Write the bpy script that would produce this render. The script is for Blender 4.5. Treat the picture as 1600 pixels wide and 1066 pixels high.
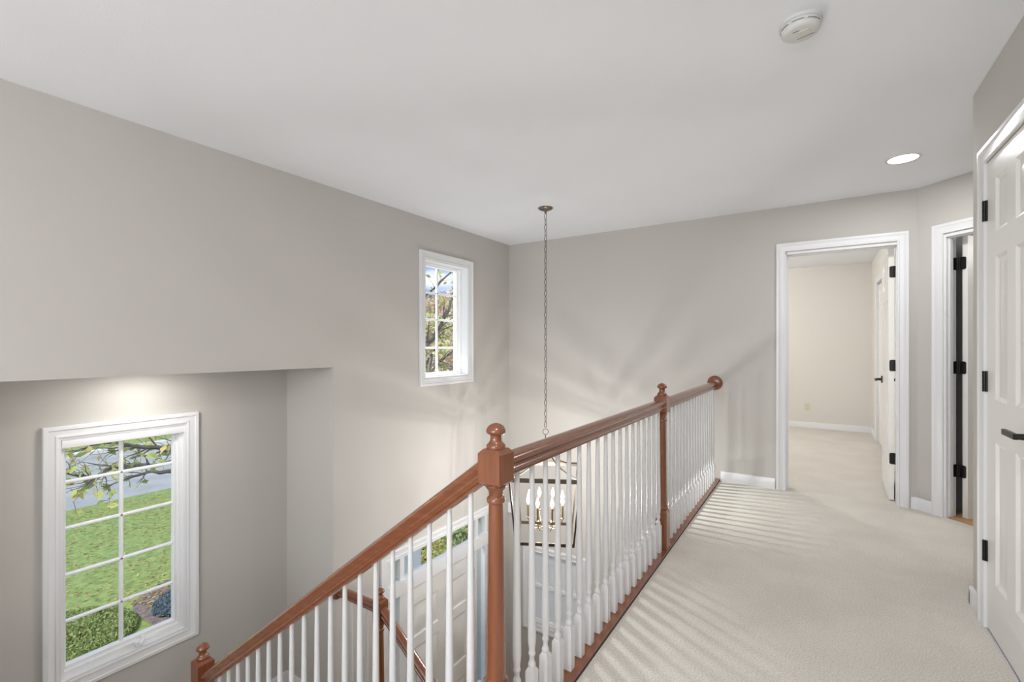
import bpy, math, random
from mathutils import Vector, Matrix
random.seed(7)
C = bpy.context.scene.collection
for o in list(bpy.data.objects): bpy.data.objects.remove(o)
SC = bpy.context.scene

# ------------------------------------------------------------------ camera
FPX = 735.0
TH = math.atan(476 / FPX)
cd = bpy.data.cameras.new('camera'); cam = bpy.data.objects.new('camera', cd); C.objects.link(cam)
cam.location = (0, 0, 1.24); cam.rotation_euler = (math.pi / 2, 0, TH)
cd.sensor_width = 36; cd.lens = FPX / 1600 * 36; cd.shift_y = 8 / 1600; cd.clip_start = 0.02; cd.clip_end = 400
SC.camera = cam

# ------------------------------------------------------------------ view, sky, sun, lamps
SC.view_settings.view_transform = 'Standard'; SC.view_settings.look = 'None'
SC.view_settings.gamma = 1; SC.view_settings.use_curve_mapping = False
SC.view_settings.exposure = 1.0
W = bpy.data.worlds.new('sky'); SC.world = W; W.use_nodes = True
nt = W.node_tree; nt.nodes.clear()
def N(t, typ, **kw):
    n = t.nodes.new(typ)
    for k, v in kw.items(): setattr(n, k, v)
    return n
out = N(nt, 'ShaderNodeOutputWorld'); bg = N(nt, 'ShaderNodeBackground')
tc = N(nt, 'ShaderNodeTexCoord'); mp = N(nt, 'ShaderNodeMapping'); mp.inputs['Scale'].default_value = (1, 1, 2.6)
nz = N(nt, 'ShaderNodeTexNoise'); nz.inputs['Scale'].default_value = 5.5; nz.inputs['Detail'].default_value = 7
rp = N(nt, 'ShaderNodeValToRGB'); rp.color_ramp.elements[0].position = 0.47; rp.color_ramp.elements[1].position = 0.62
mx = N(nt, 'ShaderNodeMix', data_type='RGBA')
mx.inputs[6].default_value = (0.22, 0.38, 0.80, 1); mx.inputs[7].default_value = (1.0, 1.0, 1.02, 1)
nt.links.new(tc.outputs['Generated'], mp.inputs[0]); nt.links.new(mp.outputs[0], nz.inputs['Vector'])
nt.links.new(nz.outputs[0], rp.inputs[0]); nt.links.new(rp.outputs[0], mx.inputs[0])
nt.links.new(mx.outputs[2], bg.inputs[0]); bg.inputs[1].default_value = 0.62
nt.links.new(bg.outputs[0], out.inputs[0])

def lamp(name, kind, loc, power, color=(1, 1, 1), direction=(0, 0, -1), **kw):
    d = bpy.data.lights.new(name, kind); d.energy = power; d.color = color
    for k, v in kw.items(): setattr(d, k, v)
    o = bpy.data.objects.new(name, d); C.objects.link(o); o.location = loc
    o.rotation_euler = Vector(direction).to_track_quat('-Z', 'Y').to_euler()
    return o
lamp('sun', 'SUN', (0, 0, 10), 2.6, (1, 0.98, 0.95), (-0.35, 0.62, -0.70), angle=0.2)
# spot lamps added outside the upper stair window, standing in for bright sky
lamp('added_spot_upper_window', 'SPOT', (-5.1, 3.2, 3.3), 1150, (0.97, 0.985, 1), (2.9, 0.2, -2.1), spot_size=1.25, spot_blend=0.3, shadow_soft_size=0.25)
lamp('added_spot_upper_window_side', 'SPOT', (-5.2, 4.9, 3.4), 560, (0.97, 0.985, 1), (4.7, -3.1, -3.4), spot_size=0.9, spot_blend=0.3, shadow_soft_size=0.25)  # added spot, throws soft baluster shadows onto the near carpet
# area lamp added as fill, before the added window behind the camera
lamp('added_rear_fill', 'AREA', (-0.55, -2.95, 1.35), 54, (0.95, 0.965, 1.0), (-0.12, 1, 0.0), shape='RECTANGLE', size=2.6, size_y=1.5)
CEIL_LAMPS = [(0.464, 3.887, 5), (-0.06, 0.35, 6), (-0.06, -1.5, 8)]  # first one is in view, the other two are unseen fill added

# ------------------------------------------------------------------ materials
def mat(name, col, rough=0.6, metal=0.0, bump=0.0, bscale=200.0, var=0.0, vscale=3.0, coat=0.0, spec=0.5, col2=None, bdist=0.002):
    m = bpy.data.materials.new(name); m.use_nodes = True
    t = m.node_tree; b = t.nodes['Principled BSDF']
    b.inputs['Base Color'].default_value = (*col, 1); b.inputs['Roughness'].default_value = rough
    b.inputs['Metallic'].default_value = metal; b.inputs['Coat Weight'].default_value = coat
    b.inputs['Specular IOR Level'].default_value = spec
    g = N(t, 'ShaderNodeNewGeometry')
    if bump:
        n = N(t, 'ShaderNodeTexNoise'); n.inputs['Scale'].default_value = bscale; n.inputs['Detail'].default_value = 3
        bu = N(t, 'ShaderNodeBump'); bu.inputs['Strength'].default_value = bump; bu.inputs['Distance'].default_value = bdist
        t.links.new(g.outputs['Position'], n.inputs['Vector']); t.links.new(n.outputs[0], bu.inputs['Height'])
        t.links.new(bu.outputs[0], b.inputs['Normal'])
    if var:
        n = N(t, 'ShaderNodeTexNoise'); n.inputs['Scale'].default_value = vscale; n.inputs['Detail'].default_value = 5
        r = N(t, 'ShaderNodeValToRGB'); r.color_ramp.elements[0].position = 0.35; r.color_ramp.elements[1].position = 0.65
        c2 = col2 or tuple(c * (1 - var) for c in col)
        r.color_ramp.elements[0].color = (*c2, 1); r.color_ramp.elements[1].color = (*col, 1)
        t.links.new(g.outputs['Position'], n.inputs['Vector']); t.links.new(n.outputs[0], r.inputs[0])
        t.links.new(r.outputs[0], b.inputs['Base Color'])
    return m
def srgb(r, g, b):
    f = lambda v: (v / 255 / 12.92) if v / 255 <= 0.04045 else ((v / 255 + 0.055) / 1.055) ** 2.4
    return (f(r), f(g), f(b))
M = {}
M['wall'] = mat('greige wall paint', srgb(194, 190, 184), 0.85, bump=0.08, bscale=260, spec=0.25)
M['cream'] = mat('cream wall paint', srgb(224, 220, 213), 0.85, bump=0.08, bscale=260, spec=0.25)
M['bath'] = mat('grey wall paint', srgb(150, 150, 150), 0.85, spec=0.25)
M['ceiling'] = mat('white ceiling paint', srgb(239, 241, 245), 0.9, bump=0.25, bscale=160, spec=0.2)
M['trim'] = mat('white trim paint', srgb(228, 228, 229), 0.32, spec=0.45)
M['bal'] = mat('white baluster paint', srgb(212, 212, 212), 0.35, spec=0.45)
M['door'] = mat('white door paint', srgb(234, 232, 228), 0.30, bump=0.05, bscale=60, spec=0.45)
M['vinyl'] = mat('white vinyl', srgb(240, 240, 240), 0.4)
M['black'] = mat('black metal', (0.018, 0.017, 0.016), 0.38, metal=0.6)
M['nickel'] = mat('satin steel', (0.5, 0.48, 0.45), 0.35, metal=1.0)
M['bronze'] = mat('dark bronze metal', (0.20, 0.165, 0.13), 0.32, metal=0.9)
M['brass'] = mat('brushed brass', (0.55, 0.40, 0.22), 0.28, metal=1.0)
M['plastic'] = mat('white plastic', srgb(212, 212, 210), 0.45)
M['agedplastic'] = mat('aged plastic', srgb(214, 208, 190), 0.5)
M['slot'] = mat('dark slot', (0.03, 0.03, 0.03), 0.8)
M['concrete'] = mat('porch concrete', (0.45, 0.44, 0.42), 0.9, var=0.15, vscale=6)
M['bark'] = mat('grey brown bark', (0.12, 0.10, 0.085), 0.9, bump=0.6, bscale=40, var=0.4, vscale=14, bdist=0.01)
M['oakfloor'] = mat('light oak floor', (0.50, 0.30, 0.13), 0.4, var=0.25, vscale=12)

def wood(name, c1, c2, c3, axis_scale, rough=0.22):
    m = bpy.data.materials.new(name); m.use_nodes = True; t = m.node_tree; b = t.nodes['Principled BSDF']
    tcn = N(t, 'ShaderNodeTexCoord'); mpn = N(t, 'ShaderNodeMapping'); mpn.inputs['Scale'].default_value = axis_scale
    n = N(t, 'ShaderNodeTexNoise'); n.inputs['Scale'].default_value = 6; n.inputs['Detail'].default_value = 8; n.inputs['Roughness'].default_value = 0.6
    r = N(t, 'ShaderNodeValToRGB'); e = r.color_ramp.elements
    e[0].position = 0.2; e[0].color = (*c1, 1); e[1].position = 0.8; e[1].color = (*c3, 1)
    k = e.new(0.5); k.color = (*c2, 1)
    t.links.new(tcn.outputs['Object'], mpn.inputs[0]); t.links.new(mpn.outputs[0], n.inputs['Vector'])
    t.links.new(n.outputs[0], r.inputs[0]); t.links.new(r.outputs[0], b.inputs['Base Color'])
    b.inputs['Roughness'].default_value = rough; b.inputs['Coat Weight'].default_value = 0.5; b.inputs['Coat Roughness'].default_value = 0.12
    return m
CH = ((0.165, 0.050, 0.020), (0.20, 0.063, 0.024), (0.25, 0.086, 0.033))
M['woodz'] = wood('cherry stained wood upright grain', *CH, (9, 9, 1.0))
M['woody'] = wood('cherry stained wood rail grain', *CH, (9, 0.9, 9))
M['woodx'] = wood('cherry stained wood sloped grain', *CH, (0.9, 9, 9))

def carpet():
    m = bpy.data.materials.new('cream carpet'); m.use_nodes = True; t = m.node_tree; b = t.nodes['Principled BSDF']
    g = N(t, 'ShaderNodeNewGeometry')
    n1 = N(t, 'ShaderNodeTexNoise'); n1.inputs['Scale'].default_value = 190; n1.inputs['Detail'].default_value = 4
    n2 = N(t, 'ShaderNodeTexNoise'); n2.inputs['Scale'].default_value = 3.2; n2.inputs['Detail'].default_value = 5
    r1 = N(t, 'ShaderNodeValToRGB'); r1.color_ramp.elements[0].position = 0.32; r1.color_ramp.elements[1].position = 0.66
    r1.color_ramp.elements[0].color = (*srgb(190, 183, 173), 1); r1.color_ramp.elements[1].color = (*srgb(230, 224, 214), 1)
    r2 = N(t, 'ShaderNodeValToRGB'); r2.color_ramp.elements[0].position = 0.38; r2.color_ramp.elements[1].position = 0.62
    r2.color_ramp.elements[0].color = (0.93, 0.93, 0.93, 1); r2.color_ramp.elements[1].color = (1, 1, 1, 1)
    mm = N(t, 'ShaderNodeMix', data_type='RGBA', blend_type='MULTIPLY'); mm.inputs[0].default_value = 1
    t.links.new(g.outputs['Position'], n1.inputs['Vector']); t.links.new(g.outputs['Position'], n2.inputs['Vector'])
    t.links.new(n1.outputs[0], r1.inputs[0]); t.links.new(n2.outputs[0], r2.inputs[0])
    t.links.new(r1.outputs[0], mm.inputs[6]); t.links.new(r2.outputs[0], mm.inputs[7]); t.links.new(mm.outputs[2], b.inputs['Base Color'])
    bu = N(t, 'ShaderNodeBump'); bu.inputs['Strength'].default_value = 0.7; bu.inputs['Distance'].default_value = 0.004
    t.links.new(n1.outputs[0], bu.inputs['Height']); t.links.new(bu.outputs[0], b.inputs['Normal'])
    b.inputs['Roughness'].default_value = 1; b.inputs['Specular IOR Level'].default_value = 0.1
    b.inputs['Sheen Weight'].default_value = 0.15
    return m
M['carpet'] = carpet()

def emis(name, col, s, transp=0.0):
    m = bpy.data.materials.new(name); m.use_nodes = True; t = m.node_tree; t.nodes.clear()
    o = N(t, 'ShaderNodeOutputMaterial'); e = N(t, 'ShaderNodeEmission'); e.inputs[0].default_value = (*col, 1); e.inputs[1].default_value = s
    if transp:
        x = N(t, 'ShaderNodeMixShader'); tr = N(t, 'ShaderNodeBsdfTransparent'); x.inputs[0].default_value = 1 - transp
        t.links.new(tr.outputs[0], x.inputs[1]); t.links.new(e.outputs[0], x.inputs[2]); t.links.new(x.outputs[0], o.inputs[0])
    else: t.links.new(e.outputs[0], o.inputs[0])
    return m
M['lens'] = emis('lit lamp lens', (1, 0.97, 0.92), 6)
M['bulb'] = emis('lit candle bulb', (1, 0.95, 0.88), 14, 0.35)
def glass():
    m = bpy.data.materials.new('window glass'); m.use_nodes = True; t = m.node_tree; t.nodes.clear()
    o = N(t, 'ShaderNodeOutputMaterial'); x = N(t, 'ShaderNodeMixShader'); tr = N(t, 'ShaderNodeBsdfTransparent')
    tr.inputs[0].default_value = (0.95, 0.97, 0.96, 1)
    gl = N(t, 'ShaderNodeBsdfGlossy'); gl.inputs['Roughness'].default_value = 0.02; x.inputs[0].default_value = 0.05
    t.links.new(tr.outputs[0], x.inputs[1]); t.links.new(gl.outputs[0], x.inputs[2]); t.links.new(x.outputs[0], o.inputs[0])
    return m
M['glass'] = glass()
def shadecloth():
    m = bpy.data.materials.new('white roller shade cloth'); m.use_nodes = True; t = m.node_tree; t.nodes.clear()
    o = N(t, 'ShaderNodeOutputMaterial'); x = N(t, 'ShaderNodeMixShader'); x.inputs[0].default_value = 0.45
    d = N(t, 'ShaderNodeBsdfDiffuse'); d.inputs[0].default_value = (0.85, 0.85, 0.85, 1)
    l = N(t, 'ShaderNodeBsdfTranslucent'); l.inputs[0].default_value = (0.95, 0.93, 0.88, 1)
    t.links.new(d.outputs[0], x.inputs[1]); t.links.new(l.outputs[0], x.inputs[2]); t.links.new(x.outputs[0], o.inputs[0])
    return m
M['shade'] = shadecloth()

# ------------------------------------------------------------------ mesh helpers
class MB:
    def __init__(s): s.v = []; s.f = []
    def add(s, vs, fs):
        k = len(s.v); s.v += [tuple(p) for p in vs]; s.f += [tuple(i + k for i in f) for f in fs]; return s
    def box(s, x0, x1, y0, y1, z0, z1):
        return s.add([(x0, y0, z0), (x1, y0, z0), (x1, y1, z0), (x0, y1, z0), (x0, y0, z1), (x1, y0, z1), (x1, y1, z1), (x0, y1, z1)],
                     [(3, 2, 1, 0), (4, 5, 6, 7), (0, 1, 5, 4), (1, 2, 6, 5), (2, 3, 7, 6), (3, 0, 4, 7)])
    def loops(s, rings, cap=True, closed=True):
        n = len(rings[0]); vs = [p for r in rings for p in r]; fs = []
        for i in range(len(rings) - 1):
            for j in range(n if closed else n - 1):
                a = i * n + j; b = i * n + (j + 1) % n
                fs.append((a, b, b + n, a + n))
        if cap: fs.append(tuple(range(n))[::-1]); fs.append(tuple((len(rings) - 1) * n + j for j in range(n)))
        return s.add(vs, fs)
    def lathe(s, prof, c=(0, 0, 0), seg=16, axis='z', cap=True):
        R = []
        for z, r in prof:
            ring = []
            for j in range(seg):
                a = 2 * math.pi * j / seg; x, y = r * math.cos(a), r * math.sin(a)
                if axis == 'z': p = (c[0] + x, c[1] + y, c[2] + z)
                elif axis == 'x': p = (c[0] + z, c[1] + x, c[2] + y)
                else: p = (c[0] + y, c[1] + z, c[2] + x)
                ring.append(p)
            R.append(ring)
        return s.loops(R, cap)
    def square(s, prof, c=(0, 0, 0)):
        return s.loops([[(c[0] + h, c[1] + h, c[2] + z), (c[0] - h, c[1] + h, c[2] + z), (c[0] - h, c[1] - h, c[2] + z), (c[0] + h, c[1] - h, c[2] + z)] for z, h in prof])
    def tube(s, pts, rad, seg=6):
        pts = [Vector(p) for p in pts]
        if not isinstance(rad, (list, tuple)): rad = [rad] * len(pts)
        R = []
        up = Vector((0.13, 0.21, 0.97)).normalized()
        for i, p in enumerate(pts):
            d = (pts[min(i + 1, len(pts) - 1)] - pts[max(i - 1, 0)]).normalized()
            a = d.cross(up)
            if a.length < 0.05: a = d.cross(Vector((1, 0, 0)))
            a.normalize(); b = a.cross(d).normalized()
            R.append([tuple(p + rad[i] * (math.cos(2 * math.pi * j / seg) * a + math.sin(2 * math.pi * j / seg) * b)) for j in range(seg)])
        return s.loops(R)
    def prism(s, A, B, prof, lateral):
        """profile (side, height) carried from A to B with plumb ends"""
        A, B, L = Vector(A), Vector(B), Vector(lateral)
        return s.loops([[tuple(P + L * u + Vector((0, 0, w))) for u, w in prof] for P in (A, B)])
    def frame(s, O, A, Bv, Nn, path, prof, closed):
        """moulding: profile (outward offset, height off the wall) swept along a mitred path of (a,b) points"""
        O, A, Bv, Nn = map(Vector, (O, A, Bv, Nn)); n = len(path); rings = []
        for i in range(n):
            def nrm(p, q):
                d = Vector((q[0] - p[0], q[1] - p[1])).normalized(); return Vector((-d.y, d.x))
            ns = []
            if closed or i > 0: ns.append(nrm(path[i - 1], path[i]))
            if closed or i < n - 1: ns.append(nrm(path[i], path[(i + 1) % n]))
            m = sum(ns, Vector((0, 0))) / len(ns); m = m / m.dot(ns[0])
            rings.append([tuple(O + A * (path[i][0] + m.x * t) + Bv * (path[i][1] + m.y * t) + Nn * h) for t, h in prof])
        if closed: rings.append(rings[0])
        return s.loops(rings, cap=not closed)
    def obj(s, name, m=None, parent=None, smooth=True, ang=38, **props):
        me = bpy.data.meshes.new(name); me.from_pydata(s.v, [], s.f); me.validate()
        import bmesh
        b = bmesh.new(); b.from_mesh(me); bmesh.ops.remove_doubles(b, verts=b.verts, dist=1e-5)
        bmesh.ops.recalc_face_normals(b, faces=b.faces); b.to_mesh(me); b.free()
        if m: me.materials.append(m)
        if smooth:
            me.polygons.foreach_set('use_smooth', [True] * len(me.polygons)); me.set_sharp_from_angle(angle=math.radians(ang))
        o = bpy.data.objects.new(name, me); C.objects.link(o)
        if parent: o.parent = parent
        for k, v in props.items(): o[k] = v
        return o
def raw(name, vs, fs, m, parent=None, **props):
    me = bpy.data.meshes.new(name); me.from_pydata(vs, [], fs); me.materials.append(m)
    o = bpy.data.objects.new(name, me); C.objects.link(o)
    if parent: o.parent = parent
    for k, v in props.items(): o[k] = v
    return o
def empty(name, loc=(0, 0, 0), rz=0, **props):
    o = bpy.data.objects.new(name, None); C.objects.link(o); o.location = loc; o.rotation_euler = (0, 0, rz); o.empty_display_size = 0.1
    for k, v in props.items(): o[k] = v
    return o
def box(name, b, m, parent=None, **props): return MB().box(*b).obj(name, m, parent, smooth=False, **props)
def copyo(o, parent=None):
    c = o.copy(); C.objects.link(c)
    c.parent = parent
    return c
ST = dict(kind='structure')

# ------------------------------------------------------------------ key dimensions
XL, XA, YB, XR = -3.07, -3.67, 4.68, 0.63        # stair wall, alcove wall, far wall, closet wall
YR, ZC, ZF, ZLND = 3.095, 2.44, -3.04, -1.52      # corner of closet wall, ceiling, foyer floor, landing
YN, XN, YP = 1.133, -0.79, 2.90                   # main newel, rail line, second newel
RISE, RUN = 0.19, 0.254

def wall_holes(mb, axis, p0, p1, u0, u1, z0, z1, holes):
    """solid wall slab (thickness p0..p1 on axis) with rectangular holes (u0,u1,z0,z1)"""
    us = sorted({u0, u1, *[h[0] for h in holes], *[h[1] for h in holes]}); zs = sorted({z0, z1, *[h[2] for h in holes], *[h[3] for h in holes]})
    for i in range(len(us) - 1):
        for j in range(len(zs) - 1):
            cu, cz = (us[i] + us[i + 1]) / 2, (zs[j] + zs[j + 1]) / 2
            if any(h[0] < cu < h[1] and h[2] < cz < h[3] for h in holes): continue
            if axis == 'x': mb.box(p0, p1, us[i], us[i + 1], zs[j], zs[j + 1])
            else: mb.box(us[i], us[i + 1], p0, p1, zs[j], zs[j + 1])
    return mb
def clean_wall(mb, name, m, **props):
    # drop doubled inner faces between neighbouring cells
    from collections import Counter
    key = lambda f: tuple(sorted(tuple(round(c, 4) for c in mb.v[i]) for i in f))
    cnt = Counter(key(f) for f in mb.f); mb.f = [f for f in mb.f if cnt[key(f)] == 1]
    return mb.obj(name, m, None, smooth=False, **props)

# ------------------------------------------------------------------ shell
W1 = (0.854, 1.513, -0.718, 0.708)      # alcove window, inner edge of casing
W2 = (3.237, 3.894, 0.934, 2.062)       # upper window
FD = (2.78, 4.26, ZF, -0.60)            # front door unit
# wall with the upper window, front door and the alcove opening
mb = wall_holes(MB(), 'x', XL - 0.2, XL, 0.1, YB + 0.12, ZF, ZC, [(0.1, 2.249, ZF, 1.08), W2, FD])
clean_wall(mb, 'wall_left', M['wall'], **ST)
mb = wall_holes(MB(), 'x', XL - 0.2, XL, -3.2, 0.1, ZF, ZC, [])
clean_wall(mb, 'wall_left_rear', M['wall'], **ST)
clean_wall(wall_holes(MB(), 'x', XA - 0.2, XA, 0.1, 2.249, ZF, 1.08, [W1]), 'wall_alcove', M['wall'], **ST)
box('wall_alcove_side', (XA - 0.2, XL - 0.2, 2.249, 2.40, ZF, 1.08), M['wall'], **ST)
box('wall_alcove_rear', (XA - 0.2, XL - 0.2, -0.05, 0.10, ZF, 1.08), M['wall'], **ST)
box('ceiling_alcove', (XA - 0.2, XL - 0.2, -0.05, 2.40, 1.08, 1.2), M['ceiling'], **ST)
WB = (-2.80, -2.12, -1.95, -1.12)       # lower window in the far wall
mb = wall_holes(MB(), 'y', YB, YB + 0.12, XL, 0.645, -0.28, ZC, [(-0.235, 0.545, -0.28, 2.045)])
clean_wall(mb, 'wall_back', M['wall'], **ST)
mb = wall_holes(MB(), 'y', YB, YB + 0.16, XL, 2.4, ZF, -0.28, [WB])
clean_wall(mb, 'wall_back_lower', M['wall'], **ST)
# closet wall
clean_wall(wall_holes(MB(), 'x', XR, XR + 0.12, -3.2, YR, 0, ZC, [(2.262, 2.88, 0, 2.055)]), 'wall_right', M['wall'], **ST)
box('wall_right_return', (XR + 0.12, 2.4, YR - 0.12, YR, 0, ZC), M['wall'], **ST)
box('wall_closet_inside', (XR + 0.5, XR + 0.55, 2.0, 2.97, 0, ZC), M['wall'], **ST)
# angled wall, built in its own frame: a runs along the wall, n into the bathroom
S2 = math.sqrt(0.5)
AO = Vector((0.644, 4.68, 0))
def ang(a, n, z): return (AO.x + a * S2 + n * S2, AO.y - a * S2 + n * S2, z)
def to_ang(mb):
    mb.v = [ang(*p) for p in mb.v]; return mb
mb = to_ang(wall_holes(MB(), 'y', 0.0, 0.09, 0.0, 2.3, 0, ZC, [(0.178, 0.972, 0, 2.045)]))
clean_wall(mb, 'wall_angled', M['wall'], **ST)
# rear of the hall with an opening for the added window, side of the stairwell
clean_wall(wall_holes(MB(), 'y', -3.32, -3.2, XL - 0.2, XR + 0.12, ZF, ZC, [(-1.9, 0.3, 0.6, 2.1)]), 'wall_rear', M['wall'], **ST)
box('wall_stair_side', (XL, -0.80, -0.02, 0.10, ZF, -0.28), M['wall'], **ST)
box('wall_under_hall', (0.9, 1.0, -3.2, YB, ZF, -0.28), M['wall'], **ST)
box('ceiling', (XL - 0.2, 2.5, -3.32, YB + 0.12, ZC, ZC + 0.12), M['ceiling'], **ST)
# floors
mb = MB().box(-0.83, XR, YN + 0.04, YB, -0.28, 0).box(-0.83, XR, -3.2, YN + 0.04, -0.28, 0).box(XR, 2.4, YR, YB, -0.28, 0)
mb.box(XL, -0.83, -3.2, 0.1, -0.28, 0)
clean_wall(mb, 'floor', M['carpet'], **ST)
clean_wall(MB().box(-3.4, 0.80, YB + 0.12, 8.56, -0.12, 0.0).box(-0.235, 0.545, YB, YB + 0.12, -0.12, 0.0), 'floor_bedroom', M['carpet'], **ST)
box('floor_foyer', (XL - 0.2, 1.0, -3.2, YB, ZF - 0.1, ZF), M['oakfloor'], **ST)
def fl(a0, a1, n0, n1, z0, z1): return to_ang(MB().box(a0, a1, n0, n1, z0, z1))
fl(-0.02, 2.3, 0.02, 2.2, 0.0, 0.012).obj('floor_bathroom', M['oakfloor'], None, False, **ST)
fl(-0.04, 2.3, 2.0, 2.1, 0.0, ZC).obj('wall_bathroom', M['bath'], None, False, **ST)
fl(0.02, 0.08, 0.125, 2.0, 0.0, ZC).obj('wall_bathroom_side', M['bath'], None, False, **ST)
fl(1.7, 1.8, 0.09, 2.0, 0.0, ZC).obj('wall_bathroom_end', M['bath'], None, False, **ST)
fl(-0.04, 2.3, 0.09, 2.2, ZC, ZC + 0.1).obj('ceiling_bathroom', M['ceiling'], None, False, **ST)
# bedroom
XBR = 0.66
clean_wall(wall_holes(MB(), 'x', XBR, XBR + 0.1, YB + 0.12, 8.43, 0, ZC, [(6.95, 7.71, 0, 2.045)]), 'wall_bedroom_right', M['cream'], **ST)
box('wall_bedroom_far', (-3.4, 0.80, 8.43, 8.56, 0, ZC), M['cream'], **ST)
box('wall_bedroom_left', (-3.4, -3.3, YB + 0.12, 8.43, 0, ZC), M['cream'], **ST)
mb = wall_holes(MB(), 'y', YB + 0.12, YB + 0.13, -3.3, XBR, 0.0, ZC, [(-0.235, 0.545, 0.0, 2.045)])
clean_wall(mb, 'wall_bedroom_entry', M['cream'], **ST)
box('ceiling_bedroom', (-3.4, 0.80, YB + 0.12, 8.56, ZC, ZC + 0.1), M['ceiling'], **ST)

# ------------------------------------------------------------------ baseboards
BB = [(0, 0), (0.013, 0), (0.013, 0.066), (0.010, 0.075), (0.006, 0.083), (0.004, 0.088), (0, 0.088)]
def baseboard(name, A, B, inward, z=0.0):
    A = (A[0], A[1], z); B = (B[0], B[1], z)
    return MB().prism(A, B, BB, inward).obj(name, M['trim'], None, True, **ST)
baseboard('baseboard_back', (-0.74, YB), (-0.303, YB), (0, -1, 0))
baseboard('baseboard_back_right', (0.604, YB), (0.644, YB), (0, -1, 0))
baseboard('baseboard_angled', ang(0.0, 0, 0), ang(0.108, 0, 0), (-S2, -S2, 0))
baseboard('baseboard_angled_end', ang(1.045, 0, 0), ang(2.2, 0, 0), (-S2, -S2, 0))
baseboard('baseboard_right', (XR, YR + 0.013), (XR, 2.948), (-1, 0, 0))
baseboard('baseboard_right_return', (XR - 0.013, YR), (2.2, YR), (0, 1, 0))
baseboard('baseboard_bedroom_far', (-3.3, 8.43), (XBR, 8.43), (0, -1, 0))
baseboard('baseboard_bedroom_right', (XBR, 8.43), (XBR, 7.785), (-1, 0, 0))
baseboard('baseboard_alcove', (XA, 0.1), (XA, 2.249), (1, 0, 0), ZLND)
baseboard('baseboard_alcove_side', (XA, 2.249), (XL + 0.0, 2.249), (0, -1, 0), ZLND)

# ------------------------------------------------------------------ casings, windows, doors
CAS = [(0, 0), (0, 0.010), (0.006, 0.013), (0.010, 0.013), (0.014, 0.010), (0.030, 0.012), (0.048, 0.016), (0.052, 0.019), (0.066, 0.019), (0.070, 0.016), (0.070, 0)]
CASW = [(0, 0), (0, 0.010), (0.006, 0.013), (0.012, 0.013), (0.016, 0.009), (0.028, 0.011), (0.044, 0.017), (0.048, 0.022), (0.066, 0.022), (0.070, 0.019), (0.070, 0)]
def casing_door(parent, O, A, Nn, a0, a1, ztop, name='casing', z0=0.0):
    return MB().frame(O, A, (0, 0, 1), Nn, [(a0, z0), (a0, ztop), (a1, ztop), (a1, z0)], CAS, False).obj(name, M['trim'], parent, True, 30)

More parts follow.
